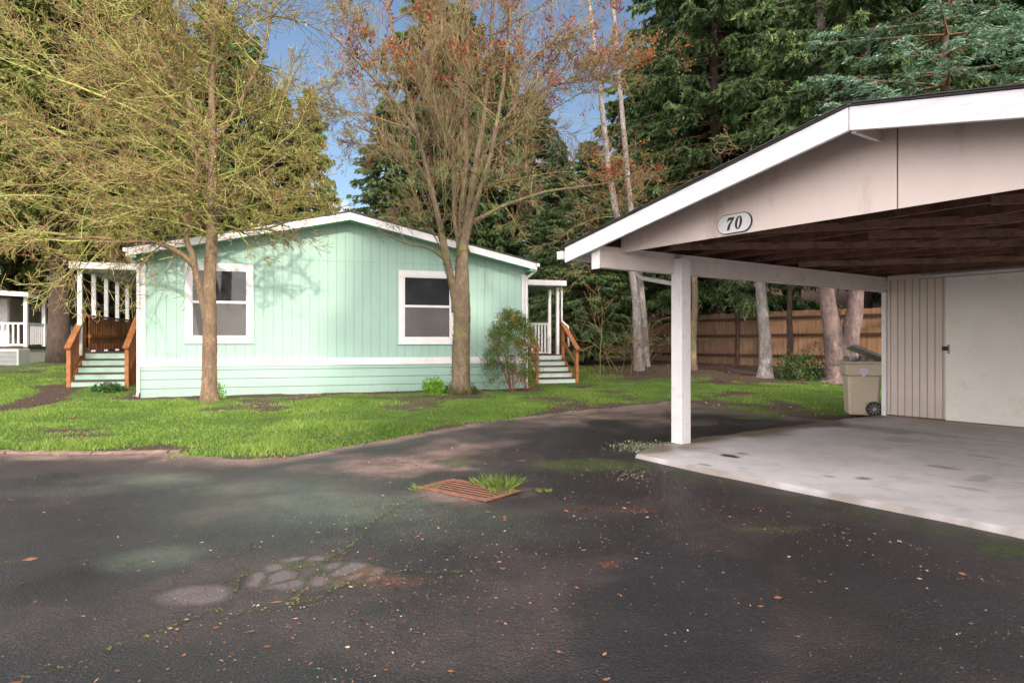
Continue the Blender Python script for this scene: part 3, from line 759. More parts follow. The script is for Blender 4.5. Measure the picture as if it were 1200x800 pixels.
# shingle edge: ragged course above the fascia
mb = MB()
for s0 in (0, 1):
    xa = -.56
    while xa < RX-.02:
        xb = min(xa + random.uniform(.2,.32), RX)
        a, b_ = (xa, xb) if s0 == 0 else (CW-xb, CW-xa)
        mb.prism(cs(a+.002, b_-.002, .013+random.uniform(0,.004), .008), YF-.06-random.uniform(0,.012), YF+.2); xa = xb
mb.build('shingle_edge', M['shingle'], c)
def barge(x0, x1): 
    return MB().prism(cs(x0, x1, -.190, .185), YF-.035, YF+.003).build('fascia', M['fascia'], c, .004)
barge(-.52, RX-.004); barge(RX+.004, CW+.52)
MB().box(-.54,-.50,YF,YB,CZ(-.5)-.16,CZ(-.5)-.012).build('eave_fascia', M['fascia'], c); MB().box(CW+.50,CW+.54,YF,YB,CZ(-.5)-.16,CZ(-.5)-.012).build('eave_fascia', M['fascia'], c)
for xg in (-.64, CW+.545):
    MB().add([(xg,YF-.06,2.36),(xg+.09,YF-.06,2.36),(xg+.095,YF-.06,2.46),(xg-.01,YF-.06,2.46),(xg,YB,2.36),(xg+.09,YB,2.36),(xg+.095,YB,2.46),(xg-.01,YB,2.46)],
        [(0,1,2,3),(7,6,5,4),(0,4,5,1),(1,5,6,2),(2,6,7,3),(3,7,4,0)]).build('gutter', M['white'], c, .006)
MB().tube([(-.60,-.15,2.37),(-.60,-.15,2.28),(-.50,-.14,2.20),(-.16,.08,2.11),(-.07,.12,2.04),(-.05,.13,1.9),(-.05,.13,.06)], .033, 8).build('downspout', M['white'], c)
# gable panels with seam gaps
for (a, b_) in ((0.0, .31), (.316, 3.13), (3.142, 5.64), (5.65, CW)):
    pts = [(a, 2.41), (b_, 2.41), (b_, CZ(b_)-.02)] + ([(RX, CZ(RX)-.02)] if a < RX < b_ else []) + [(a, CZ(a)-.02)]
    MB().prism(pts, -1.012, -1.0).build('gable_panel', M['panel'], c)
for xx in (.31, 3.13, 5.64): MB().box(xx-.03, xx+.04, -.999, -.97, 2.42, CZ(xx)-.03).build('seam_backing', M['rafter'], c)
MB().bar((RX+.02, YF+.006, CZ(RX)-.165), (RX+.02, -1.0, CZ(RX)-.165), .038, .085).build('ridge_outrigger', M['beam'], c)
# beams
for xb in (-.10, CW+.0):
    MB().box(xb, xb+.10, -1.36, 5.38, 2.215, 2.405).build('side_beam', M['beam'], c, .004)
    MB().box(xb-.02, xb+.12, -1.375, -1.361, 2.20, 2.45).build('beam_end_cap', M['white'], c, .003)
    MB().box(xb+.004, xb+.096, -1.36, 5.38, 2.405, 2.47).build('top_plate', M['beam'], c)
for (a, b_) in ((.0,.0),(CW-.14,.0)):
    q = MB(); q.box(a-.05, a+.125, b_-.08, b_+.09, .04, 2.41); q.build('post', M['white'], c, .006)
    q = MB(); q.box(a+.02, a+.09, b_-.086, b_-.081, .045, 2.30); q.build('post_facing', M['white'], c, .002)
# trusses
ty = list(np.arange(-.93, 5.3, .61))
for i, yy in enumerate(ty):
    mb = MB()
    jz = random.uniform(-.01,.01)
    mb.box(-.12, CW+.12, yy, yy+.038, 2.475, 2.565+jz)
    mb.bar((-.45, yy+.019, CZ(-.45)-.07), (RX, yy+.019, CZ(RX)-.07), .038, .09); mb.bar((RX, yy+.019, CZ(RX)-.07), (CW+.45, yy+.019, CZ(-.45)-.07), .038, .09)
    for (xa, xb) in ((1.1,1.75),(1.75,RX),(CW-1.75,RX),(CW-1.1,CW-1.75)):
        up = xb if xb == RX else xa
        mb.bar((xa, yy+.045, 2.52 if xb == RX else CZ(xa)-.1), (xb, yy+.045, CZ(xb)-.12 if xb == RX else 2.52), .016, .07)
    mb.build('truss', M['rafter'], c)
mb = MB()
for xx in (1.9, 4.1): mb.box(xx, xx+.09, -.95, 5.3, 2.568, 2.60)
mb.build('brace_board', M['rafter'], c)
M['rafter_lit'] = wood('lit_brace_wood', (.34,.19,.13), (.12,.06,.045), (1,1,1), .7, 7)  # paler copy of the rafter wood, painting boards that catch the light
for (a, b_, zz) in [((.4,-.6),(2.9,2.4),2.466),((1.5,-.9),(5.2,1.9),2.464),((2.2,.4),(4.9,3.6),2.462),((.3,2.2),(3.4,4.9),2.46),((3.6,-.5),(5.7,1.2),2.458)]:
    MB().bar((a[0], a[1], zz), (b_[0], b_[1], zz), .018, .075).build('diagonal_brace', M['rafter_lit'], c)
# storage shed (back)
ys0 = 5.40
MB().box(0.0, .93, ys0, ys0+.03, .05, 2.42).build('shed_siding', M['cargrooved'], c)
MB().box(3.2, CW, ys0, ys0+.03, .05, 2.42).build('shed_siding', M['cargrooved'], c)
MB().prism([(-.0,2.42),(CW,2.42),(CW,CZ(CW)-.02),(RX,CZ(RX)-.02),(0,CZ(0)-.02)], ys0, ys0+.028).build('shed_gable', M['panel'], c)
for xx in (-.0, CW-.03): MB().box(xx, xx+.03, ys0+.031, YB-.3, .05, 2.5).build('shed_side_wall', M['cargrooved'], c)
MB().box(0, CW, YB-.33, YB-.30, .05, 2.45).build('shed_back_wall', M['panel'], c)
MB().box(-.085, -.004, ys0-.03, ys0+.09, .04, 2.21).build('corner_trim', M['white'], c, .004); MB().box(CW+.004, CW+.085, ys0-.03, ys0+.09, .04, 2.21).build('corner_trim', M['white'], c, .004)
dr = MB().box(.935, 3.15, ys0-.045, ys0-.01, .065, 2.40).build('sliding_door', M['door'], c, .004)
MB().box(.96,1.0,ys0-.055,ys0-.046,1.15,1.30).build('hasp', M['metal'], dr, .002); MB().box(.89,.98,ys0-.075,ys0-.056,1.20,1.27).build('padlock', M['dark'], dr, .006)
MB().box(.55, 4.9, ys0-.10, ys0-.0, 2.405, 2.455).build('door_track', M['white'], c, .004)
mb = MB().box(.55,4.9,ys0-.103,ys0-.085,2.39,2.404); mb.build('track_lip', M['metal'], c)
MB().box(0.0,CW,ys0-.018,ys0-.002,.045,.075).build('sill_plate', M['rafter'], c)

# number sign
ns = thing('house_number_sign', 'white oval number plate reading 70 on the carport gable', 'sign', car_xy(1.61, -1.03) + (2.52,), CR)
def stadium(w, h, n=14):
    r_ = h/2; a = w/2 - r_
    return [(a + r_*math.cos(t), r_*math.sin(t)) for t in np.linspace(-math.pi/2, math.pi/2, n)] + [(-a + r_*math.cos(t), r_*math.sin(t)) for t in np.linspace(math.pi/2, 1.5*math.pi, n)]
MB().prism(stadium(.40,.195), 0, .016).build('rim', M['black_paint'], ns)
MB().prism(stadium(.385,.18), -.005, -.0005).build('plate', M['plate'], ns)
sh_ = .17; hh = .125
def dg(pts, ox): return [((x + sh_*y)*hh + ox, (y-.5)*hh) for x, y in pts]
seven = [(0.02,.68),(.09,1.0),(.66,1.0),(.66,.90),(.40,.42),(.34,0),(.12,0),(.18,.40),(.46,.80),(.18,.80),(.10,.68)]
mb = MB(); y0 = -.010
pts = dg(seven, -.095)
mb.prism(pts, y0, -.0055); mb.build('digit', M['black_paint'], ns)
no, V, Fq = 28, [], []
for yy in (y0, -.0055):
    for (rx, ry) in ((.31,.51),(.115,.43)):
        for i in range(no):
            t = 2*math.pi*i/no; V.append(((.33+rx*math.cos(t)+sh_*(.5+ry*math.sin(t)))*hh+.005, yy, ry*math.sin(t)*hh))
for i in range(no):
    j = (i+1) % no
    Fq += [(i, j, no+j, no+i), (2*no+i, 3*no+i, 3*no+j, 2*no+j), (i, 2*no+i, 2*no+j, j), (no+i, no+j, 3*no+j, 3*no+i)]
MB().add(V, Fq).build('digit', M['black_paint'], ns)
for sx in (-.165, .165): MB().tube([(sx,-.006,0),(sx,-.009,0)], .006, 8).build('screw', M['metal'], ns)

# ---------------------------------------------------------------- wheeled bin
bx, by = car_xy(-.52, 5.52)
b = thing('wheeled_bin', 'tan wheeled rubbish bin with its grey lid propped open beside the shed', 'bin', (bx, by, .01), R(-18))
def rr(w, d_, r_=.05, n=4):
    pts = []
    for (cx_, cy_, a0) in ((w/2-r_, d_/2-r_, 0), (-w/2+r_, d_/2-r_, 90), (-w/2+r_, -d_/2+r_, 180), (w/2-r_, -d_/2+r_, 270)):
        for i in range(n+1):
            t = R(a0 + 90*i/n); pts.append((cx_ + r_*math.cos(t), cy_ + r_*math.sin(t)))
    return pts
def loft(levels, cap0=True, cap1=True):
    V = []; Fq = []
    for (w, d_, z, oy) in levels: V += [(x, y+oy, z) for x, y in rr(w, d_)]
    n = len(rr(1,1))
    for i in range(len(levels)-1): Fq += [(i*n+k, i*n+(k+1) % n, (i+1)*n+(k+1) % n, (i+1)*n+k) for k in range(n)]
    if cap0: Fq.append(tuple(range(n))[::-1])
    if cap1: Fq.append(tuple((len(levels)-1)*n+k for k in range(n)))
    return MB().add(V, Fq)
loft([(.46,.50,.02,0),(.48,.52,.06,0),(.54,.60,.72,0),(.60,.68,.74,0),(.62,.70,.93,0),(.64,.74,.94,0),(.66,.76,.98,0),(.62,.72,.98,0),(.50,.60,.70,0)], True, True).build('body', M['bin'], b, .004)
MB().bar((-.27,.37,.97),(.27,.37,.97),.04,.04).build('handle', M['bin'], b)
lid = MB(); 
V = [(-.33,.36,1.0),(.33,.36,1.0),(.33,-.30,1.30),(-.33,-.30,1.30),(-.33,.38,1.03),(.33,.38,1.03),(.33,-.28,1.34),(-.33,-.28,1.34)]
b['note'] = 0; del b['note']
lo = lid.add([(x, y, z) for x, y, z in [(-.25,.0,0)]] , []) if False else MB().add([(-.33,-.36,.0),(.33,-.36,.0),(.33,.36,0),(-.33,.36,0),(-.30,-.32,.05),(.30,-.32,.05),(.30,.32,.05),(-.30,.32,.05)],
    [(0,3,2,1),(4,5,6,7),(0,1,5,4),(1,2,6,5),(2,3,7,6),(3,0,4,7)])
lo = lo.build('lid', M['lid'], b, .015); lo.location = (.10, .02, 1.10); lo.rotation_euler = (R(-4), R(25), R(0))
for sx in (-1, 1):
    wq = MB().tube([(.31*sx-.02,.0,0),(.31*sx+.03,0,0)], .13, 24) if False else None
def wheel(x, y, z):
    V = MB(); V.tube([(x, y-.03, z),(x, y-.028, z),(x, y+.028, z),(x, y+.03, z)], [.105,.13,.13,.105], 24)
    wo = V.build('wheel', M['dark'], b)
    h_ = MB(); h_.tube([(x, y-.036, z),(x, y-.031, z)], .025, 12)
    for i in range(10):
        t = i*math.pi/5; h_.bar((x+.02*math.cos(t), y-.034, z+.02*math.sin(t)), (x+.10*math.cos(t), y-.034, z+.10*math.sin(t)), .006, .014, (0,1,0))
    h_.build('hub', M['lid'], wo)
wheel(.15, -.33, .14); wheel(.15, .33, .14)
MB().prism([(-.09,.79),(-.015,.70),(.06,.79),(.035,.86),(-.065,.86)], -.352, -.349).build('emblem', M['emblem'], b)
rg_ = MB()
for s0 in range(3):
    t0 = R(90+120*s0); t1 = R(90+120*(s0+1)) - .35
    a = (-.015+.045*math.cos(t0), -.355, .795+.045*math.sin(t0)); bq = (-.015+.045*math.cos(t1), -.355, .795+.045*math.sin(t1))
    rg_.bar(a, bq, .004, .014, (0,1,0))
rg_.build('recycling_mark', M['bluehouse'], b)
# rubbish showing over the rim
r = np.random.default_rng(12); n = 60
C = np.stack([r.uniform(-.24,.1,n), r.uniform(-.28,.28,n), r.uniform(.93,1.03,n)], 1); V, Q = quads(C, rv(n,1,r), rv(n,1,r), r.uniform(.08,.2,n), r.uniform(.05,.12,n))
o = link('rubbish', mesh_np('rubbish', V, Q), M['lid']); o.location = b.location; o.rotation_euler = b.rotation_euler
tag(o, 'crumpled dark rubbish heaped inside the open tan bin', 'rubbish')

# ---------------------------------------------------------------- fence
M['fence_sunlit'] = wood('sunlit_fence_wood', (.50,.28,.155), (.24,.135,.08), (9,9,.7), .85, 2)  # lighter orange copy of the fence wood, with sunlight painted into the colour
def fence(name, label, pts, h, zb, seed, bm='fence'):
    r = random.Random(seed); a0 = pts[0]
    f = thing(name, label, 'fence', (a0[0], a0[1], 0))
    br = MB(); rls = [MB(), MB(), MB()]
    for (p0, p1) in zip(pts[:-1], pts[1:]):
        L_ = math.dist(p0, p1); ux, uy = (p1[0]-p0[0])/L_, (p1[1]-p0[1])/L_
        nx, ny = uy, -ux      # toward the camera side is chosen by sign
        if ny > 0: nx, ny = -nx, -ny
        s = 0
        while s < L_:
            w_ = .14; zg_ = zb(p0[0]+ux*s, p0[1]+uy*s) if callable(zb) else zb
            dz = r.uniform(-.015,.015)
            q0 = (p0[0]+ux*s-a0[0], p0[1]+uy*s-a0[1]); q1 = (p0[0]+ux*(s+w_-.006)-a0[0], p0[1]+uy*(s+w_-.006)-a0[1])
            o_ = r.uniform(0,.006); th = .02
            Vv = []
            for q in (q0, q1):
                for k_ in (o_, o_-th): Vv.append((q[0]+nx*k_, q[1]+ny*k_, zg_-.1))
            Vv += [(x_, y_, zg_+h+dz) for x_, y_, _ in Vv]
            br.add(Vv, [(0,2,6,4),(3,1,5,7),(1,0,4,5),(2,3,7,6),(4,6,7,5),(0,1,3,2)])
            s += w_
        n = int(L_/2.4)+1
        for i in range(n+1):
            s = min(L_, i*2.4); x_, y_ = p0[0]+ux*s-a0[0]+nx*.08, p0[1]+uy*s-a0[1]+ny*.08
            zg_ = zb(p0[0]+ux*s, p0[1]+uy*s)
            MB().box(x_-.045, x_+.045, y_-.045, y_+.045, zg_-.1, zg_+h+.04).build('post', M['fencerail'], f)
        for rl, zz in zip(rls, (.28, h*.55, h-.22)):
            m_ = 8
            for i in range(m_):
                A = (p0[0]+ux*L_*i/m_, p0[1]+uy*L_*i/m_); B = (p0[0]+ux*L_*(i+1)/m_, p0[1]+uy*L_*(i+1)/m_)
                rl.bar((A[0]-a0[0]+nx*.035, A[1]-a0[1]+ny*.035, zb(*A)+zz), (B[0]-a0[0]+nx*.035, B[1]-a0[1]+ny*.035, zb(*B)+zz), .04, .09)
    br.build('boards', M[bm], f); 
    for rl in rls: rl.build('rail', M['fencerail'], f)
gz = lambda x, y: float(g(x, y))
fence('wooden_fence', 'tall dark weathered board fence behind the carport post', [(5.6,26.8),(8.1,23.2),(8.75,22.53)], 1.78, lambda x, y: .58, 1)
fence('wooden_fence', 'tall board fence behind the forked trunk, coloured orange brown as if sunlit', [(8.80,22.48),(13.5,17.6)], 1.80, lambda x, y: .58, 3, 'fence_sunlit')
fence('wooden_fence', 'low dark board fence between the side porch and the birches', [(1.5,33),(5.5,27.3)], 1.25, lambda x, y: .55, 2)

# ---------------------------------------------------------------- neighbouring houses
def nz(x, y): return float(g(x, y))
nb = thing('white_porch_house', 'neighbouring home with white covered porch at the left edge', 'house', (-19.6, 24.3, .45), R(14))
MB().box(-6, -.3, 2.2, 12, 0, 2.9).build('wall', M['creamhouse'], nb)
MB().prism([(-6.6,2.85),(1.4,2.62),(1.4,2.74),(-6.6,3.5)], -.35, 12).build('roof', M['shingle'], nb)
MB().bar((-6.6,-.37,2.98),(1.45,-.37,2.66),.04,.16).build('fascia', M['white'], nb)
MB().box(1.38,1.44,-.35,9,2.54,2.68).build('fascia', M['white'], nb)
MB().box(-6,1.25,0,9,-.2,.62).build('skirting', M['white'], nb)
MB().box(-6,1.3,-.03,9,.62,.70).build('deck', M['deckdark'], nb)
for (a, b0) in ((-.62,.0),(1.12,.0),(1.12,1.5),(1.12,3.2),(-3.2,.0)): MB().box(a,a+.12,b0,b0+.12,.7,2.64).build('post', M['white'], nb, .005)
mb = MB()
for i in range(24): mb.box(-3.0+i*.17, -2.94+i*.17, .02, .06, .78, 1.55)
mb.box(-3.1,1.15,.0,.08,1.55,1.62); mb.box(-3.1,1.15,.01,.07,.74,.80); mb.build('railing', M['white'], nb)
mb = MB()
for i in range(28): mb.box(1.16, 1.2, .1+i*.17, .16+i*.17, .78, 1.55)
mb.box(1.14,1.22,.1,5,1.55,1.62); mb.build('side_railing', M['white'], nb)
mb = MB(); mb.box(-2.2,-1.2,2.16,2.2,1.2,2.3); mb.build('window', M['glass'], nb)
MB().box(.0-.9,-.35,2.15,2.2,.7,2.6).build('door', M['white'], nb)
ac = thing('air_conditioner', 'grey outdoor air conditioning unit beside the neighbouring porch', 'air conditioner', (W(15,22), 22, .30), R(10))
MB().box(-.36,.36,-.36,.36,.06,.80).build('casing', M['grey_unit'], ac, .03)
mb = MB()
for i in range(14): mb.box(-.30,.30,-.372,-.361,.14+i*.043,.155+i*.043)
mb.build('grille', M['vent_dark'], ac)
MB().tube([(0,0,.80),(0,0,.83)], .28, 20).build('fan_guard', M['vent_dark'], ac)
MB().box(-.42,.42,-.42,.42,0,.06).build('base', M['curb'], ac)
bh = thing('blue_house', 'blue grey house far behind the left porch', 'house', (W(60,36), 36, .5), R(8))
MB().box(-3,5,0,8,0,2.6).build('wall', M['bluehouse'], bh); MB().prism([(-3.5,2.6),(5.5,2.6),(1,4.0)], -.4, 8.4).build('roof', M['shingle'], bh)
mb = MB(); mb.box(1.1,2.2,-.04,0,1,2.1); mb.build('window', M['glass'], bh)
th = thing('tan_house', 'house with pale tan roof behind the board fence', 'house', (12.0, 33.5, .6), R(-38))
MB().box(-9,9,0,8,0,2.3).build('wall', M['creamhouse'], th)
MB().add([(-9.6,-.6,2.2),(9.6,-.6,2.2),(9.6,4,4.4),(-9.6,4,4.4),(9.6,8.6,2.2),(-9.6,8.6,2.2)], [(0,1,2,3),(3,2,4,5),(0,3,5),(1,4,2)]).build('roof', M['tanroof'], th)
mb = MB(); mb.box(-3,-1.6,-.04,0,1,2); mb.box(2,3.4,-.04,0,1,2); mb.build('window', M['glass'], th)
MB().box(-9.7,9.7,-.68,-.60,2.06,2.24).build('gutter', M['white'], th)

# ---------------------------------------------------------------- trees
def segs_mesh(name, P0, P1, R0, R1, sides, shade):
    P0 = np.array(P0); P1 = np.array(P1); R0 = np.array(R0)[:,None]; R1 = np.array(R1)[:,None]
    D = P1 - P0; D /= np.linalg.norm(D, axis=1, keepdims=True)+1e-9
    ref = np.where(np.abs(D[:,2:3]) < .9, np.array([[0,0,1.]]), np.array([[1.,0,0]]))
    A = np.cross(D, ref); A /= np.linalg.norm(A, axis=1, keepdims=True); B = np.cross(D, A)
    V = []
    for k in range(sides):
        t = 2*math.pi*k/sides; V.append(P0 + (A*math.cos(t)+B*math.sin(t))*R0)
    for k in range(sides):
        t = 2*math.pi*k/sides; V.append(P1 + (A*math.cos(t)+B*math.sin(t))*R1)
    V = np.stack(V, 1).reshape(-1, 3); n = len(P0); base = np.arange(n)[:,None]*(2*sides)
    Fq = [np.concatenate([base+k, base+(k+1) % sides, base+sides+(k+1) % sides, base+sides+k], 1) for k in range(sides)]
    return mesh_np(name, V, np.concatenate(Fq), {'shade': ('FACE', np.tile(shade, sides))}, True)
class Tree:
    def __init__(s, seed): s.r = np.random.RandomState(seed); s.seg = []; s.tips = []; s.nodes = []
    def branch(s, p, d, L_, r0, lvl, up=.12, wander=.22, kids=5, spread=(.5,1.0), ratio=(.45,.75), step=.3, bend=None, minz=None):
        r = s.r; p = np.array(p, float); d = np.array(d, float); d /= np.linalg.norm(d)
        n = max(2, int(L_/step)); st = L_/n; rr_ = r0; sh = r.rand()
        kidat = sorted(r.uniform(.12, 1.0, kids)) if lvl > 0 else []
        ki = 0
        for i in range(n):
            d = d + r.normal(0, wander, 3)*.5 + np.array([0,0,up*.3]);
            if minz is not None and p[2] < minz: d[2] += .25
            d /= np.linalg.norm(d)
            q = p + d*st; r1 = r0*(1-(i+1)/n*.8)
            s.seg.append((p, q, rr_, r1, sh, lvl)); 
            if rr_ > .006: s.nodes.append((p, rr_, lvl))
            while ki < len(kidat) and kidat[ki] <= (i+1)/n:
                f = kidat[ki]*n - i; c0 = p + (q-p)*min(max(f,0),1)
                ax = r.normal(0,1,3); ax -= d*ax.dot(d); ax /= np.linalg.norm(ax)
                a = r.uniform(*spread); nd = d*math.cos(a) + ax*math.sin(a); nd[2] += .05
                kl = L_*r.uniform(*ratio)*(1-.45*kidat[ki])
                s.branch(c0, nd, kl, max(.0022, rr_*.55), lvl-1, up, wander, max(2, int(kids*.8)), spread, ratio, max(.10, step*.7), None, minz)
                ki += 1
            p = q; rr_ = r1
        s.tips.append(p)
    def twigs(s, name, mat, parent, sides=3, rmin=.0026, off=(0,0,0)):
        a = s.seg; o = np.array(off)
        me = segs_mesh(name, [x[0]-o for x in a], [x[1]-o for x in a], [max(x[2], rmin) for x in a], [max(x[3], rmin*.8) for x in a], sides, [x[4] for x in a])
        return link(name, me, mat, parent)
def limb_mesh(name, limbs, mat, parent, off, sides=14, rough=.06, seed=0, flare=None):
    """thick stems: list of (points, radii) swept continuously, with knobbly surface"""
    r = np.random.RandomState(seed); mb = MB()
    for (pts, rad) in limbs:
        pts = np.array(pts, float); rad = np.array(rad, float)
        t = np.linspace(0, 1, len(pts)); tt = np.linspace(0, 1, max(6, int(np.sum(np.linalg.norm(np.diff(pts, axis=0), axis=1))/.09)))
        # smooth (catmull-like) through cubic interpolation of cumulative points
        Pp = np.stack([np.interp(tt, t, pts[:,k]) for k in range(3)], 1); Rr = np.interp(tt, t, rad)
        ker = np.ones(5)/5
        if len(Pp) > 9:
            for k in range(3): Pp[2:-2,k] = np.convolve(Pp[:,k], ker, 'valid')
        V = []; n = len(Pp)
        ph = r.rand(4)*6.28
        for i in range(n):
            d = Pp[min(i+1,n-1)]-Pp[max(i-1,0)]; d /= np.linalg.norm(d)
            a = np.cross(d, [0,1,0.13]); a /= np.linalg.norm(a); b_ = np.cross(d, a)
            for k in range(sides):
                th_ = 2*math.pi*k/sides
                q = 1 + rough*math.sin(3*th_+ph[0]+i*.13) + rough*.7*math.sin(5*th_+ph[1]-i*.21) + r.normal(0, rough*.35)
                if flare and i < flare[0]: q *= 1 + flare[1]*(1-i/flare[0])**2*(1+.35*math.sin(5*th_+ph[2]))
                V.append(Pp[i] + (a*math.cos(th_)+b_*math.sin(th_))*Rr[i]*q - off)
        mb.add(V, [(i*sides+k, i*sides+(k+1) % sides, (i+1)*sides+(k+1) % sides, (i+1)*sides+k) for i in range(n-1) for k in range(sides)], True)
    return mb.build(name, mat, parent)
def clumps(name, mat, parent, pts, off, per, rad, ln, wd, seed, down=0.0, bias=0.0):
    r = np.random.default_rng(seed); pts = np.array(pts) - np.array(off); n = len(pts)*per
    C = np.repeat(pts, per, 0) + r.normal(0, 1, (n,3))*rad
    D = r.normal(0, 1, (n,3)); D[:,2] -= down
    V, Q = quads(C, D, r.normal(0,1,(n,3)), r.uniform(*ln, n), r.uniform(*wd, n))
    sh = np.clip(np.repeat(r.random(len(pts)), per)*.6 + r.random(n)*.4 + bias, 0, 1)
    return link(name, mesh_np(name, V, Q, {'shade': ('FACE', sh)}), mat, parent)

# --- left maple: pixel-surveyed limbs at depth ~13.4 m
YL = 13.4
bl = (W(245,YL), YL, float(g(W(245,YL), YL)))
t1 = thing('maple_tree', 'leafless mossy maple with dense tangled twigs in front of the left window', 'tree', bl)
def L3(px, py, dy=0): return (W(px, YL), YL+dy, Zh(py, YL))
limbsL = [([(bl[0],bl[1],bl[2]-.1), L3(245,440), L3(246,390), L3(246,330), L3(248,280), L3(249,230), L3(249,180), L3(248,110), L3(250,40), L3(252,-40)], [.165,.145,.138,.125,.11,.095,.08,.06,.045,.025]),
    ([L3(243,372), L3(236,345,-.05), L3(233,322,-.1), L3(229,300,-.1), L3(220,280,-.1), L3(228,230,-.1), L3(236,190,-.1), L3(225,140,-.2), L3(215,80,-.2), L3(205,10,-.2)], [.06,.068,.064,.056,.05,.045,.04,.035,.028,.018]),
    ([L3(231,312,-.1), L3(215,296,-.2), L3(190,285,-.4), L3(150,290,-.6), L3(110,285,-.8)], [.05,.045,.035,.028,.015]),
    ([L3(248,200), L3(225,165,.2), L3(195,130,.3), L3(150,90,.5), L3(100,60,.6)], [.07,.06,.05,.035,.02]),
    ([L3(249,160), L3(215,110,-.2), L3(190,60,-.4), L3(160,0,-.5)], [.06,.05,.035,.02]),
    ([L3(249,170), L3(275,120,.2), L3(300,60,.3), L3(315,-20,.4)], [.06,.045,.03,.02]),
    ([L3(249,240), L3(215,205,.3), L3(160,175,.5), L3(90,160,.6), L3(20,150,.6)], [.06,.05,.04,.028,.015]),
    ([L3(249,262), L3(275,235,-.3), L3(310,215,-.5), L3(350,190,-.6)], [.04,.03,.02,.012])]
limb_mesh('trunk', limbsL, M['bark_l'], t1, np.array(bl), seed=2, flare=(7,.45))
T = Tree(11)
def off_limbs(T, limbs, n, Lr, lvl, rad, kids, up, prefer=None, fmin=.15, wander=.25, minz=None, spread=(.5,1.1)):
    r = T.r
    for (pts, rd) in limbs:
        pts = np.array(pts, float); m = len(pts)
        Ltot = np.sum(np.linalg.norm(np.diff(pts, axis=0), axis=1))
        for i in range(int(n*Ltot)):
            t = r.uniform(fmin, 1)*(m-1); k = min(int(t), m-2); p = pts[k]+(pts[k+1]-pts[k])*(t-k)
            d = pts[k+1]-pts[k]; d /= np.linalg.norm(d)
            if minz is not None and p[2] < minz: continue
            ax = r.normal(0,1,3)
            if prefer is not None: ax += np.array(prefer)*r.rand()*1.5
            ax -= d*ax.dot(d)*.8; ax /= np.linalg.norm(ax)
            T.branch(p, d*.35+ax, r.uniform(*Lr), rad*r.uniform(.6,1.2), lvl, up, wander, kids, spread)
off_limbs(T, [limbsL[0]], 6, (1.2,2.9), 3, .026, 6, .02, (-.7,0,-.1), .42, minz=bl[2]+2.6)
off_limbs(T, limbsL[1:2], 4.5, (.9,2.4), 3, .020, 5, .0, (-.6,0,0), .4)
off_limbs(T, limbsL[2:7], 5, (.8,2.0), 3, .018, 5, .02, (-.3,0,0), .3)
off_limbs(T, limbsL[7:], 3, (.6,1.5), 3, .010, 5, .0, (.5,0,-.2), .3)
# long drooping outer boughs to the left edge and right above the house roof
for (px, py, d, L_, dy) in [(215,250,(-1,-.2,.15),4.2,0),(220,210,(-1,.1,.3),4.5,0),(225,230,(-1,.35,.1),4.0,0),(150,285,(-1,0,.05),2.6,-.5),(110,283,(-1,-.1,.15),2.6,-.8),(240,180,(-.9,-.4,.4),4.4,0),(235,120,(-.9,.3,.6),4.0,0),
        (250,262,(1,-.2,-.05),2.6,0),(250,250,(1,-.3,.12),2.5,0),(250,215,(1,.1,.35),2.6,0),(250,150,(.7,.2,.6),2.6,0),(180,100,(-1,0,.5),3.2,.3),(90,160,(-1,.1,.1),2.4,.5),(240,90,(.6,-.3,.8),2.4,0),(60,150,(-.8,0,.4),2.2,.5)]:
    T.branch(L3(px,py,dy), d, L_, .038, 3, .0, .2, 10, (.4,1.0), (.3,.6))
T.twigs('twigs', M['twig_l'], t1, 3, .0055, bl)
print('left maple segs', len(T.seg))
r = np.random.RandomState(3)
nd = [x[0] for x in T.nodes if x[0][2] > bl[2]+2.2 and x[1] > .0085]; nd = [nd[i] for i in r.permutation(len(nd))[:22000]]
print('moss nodes', len(nd)); clumps('moss', M['moss_tuft'], t1, nd, bl, 7, .026, (.03,.075), (.02,.05), 4)
lm = []
for (pts, rd) in limbsL[1:3]:
    pts = np.array(pts)
    for i in range(700):
        t = r.uniform(.05,.7)*(len(pts)-1); k = int(t); q = pts[k]+(pts[k+1]-pts[k])*(t-k); a = r.uniform(-.6,2.2); rr0 = rd[k]
        lm.append(q + np.array([-abs(math.cos(a))*rr0*.8, -.6*rr0*r.rand(), math.sin(a)*rr0]))
clumps('limb_moss', M['moss_tuft'], t1, lm, bl, 2, .012, (.02,.04), (.012,.025), 6, 0, -.25)

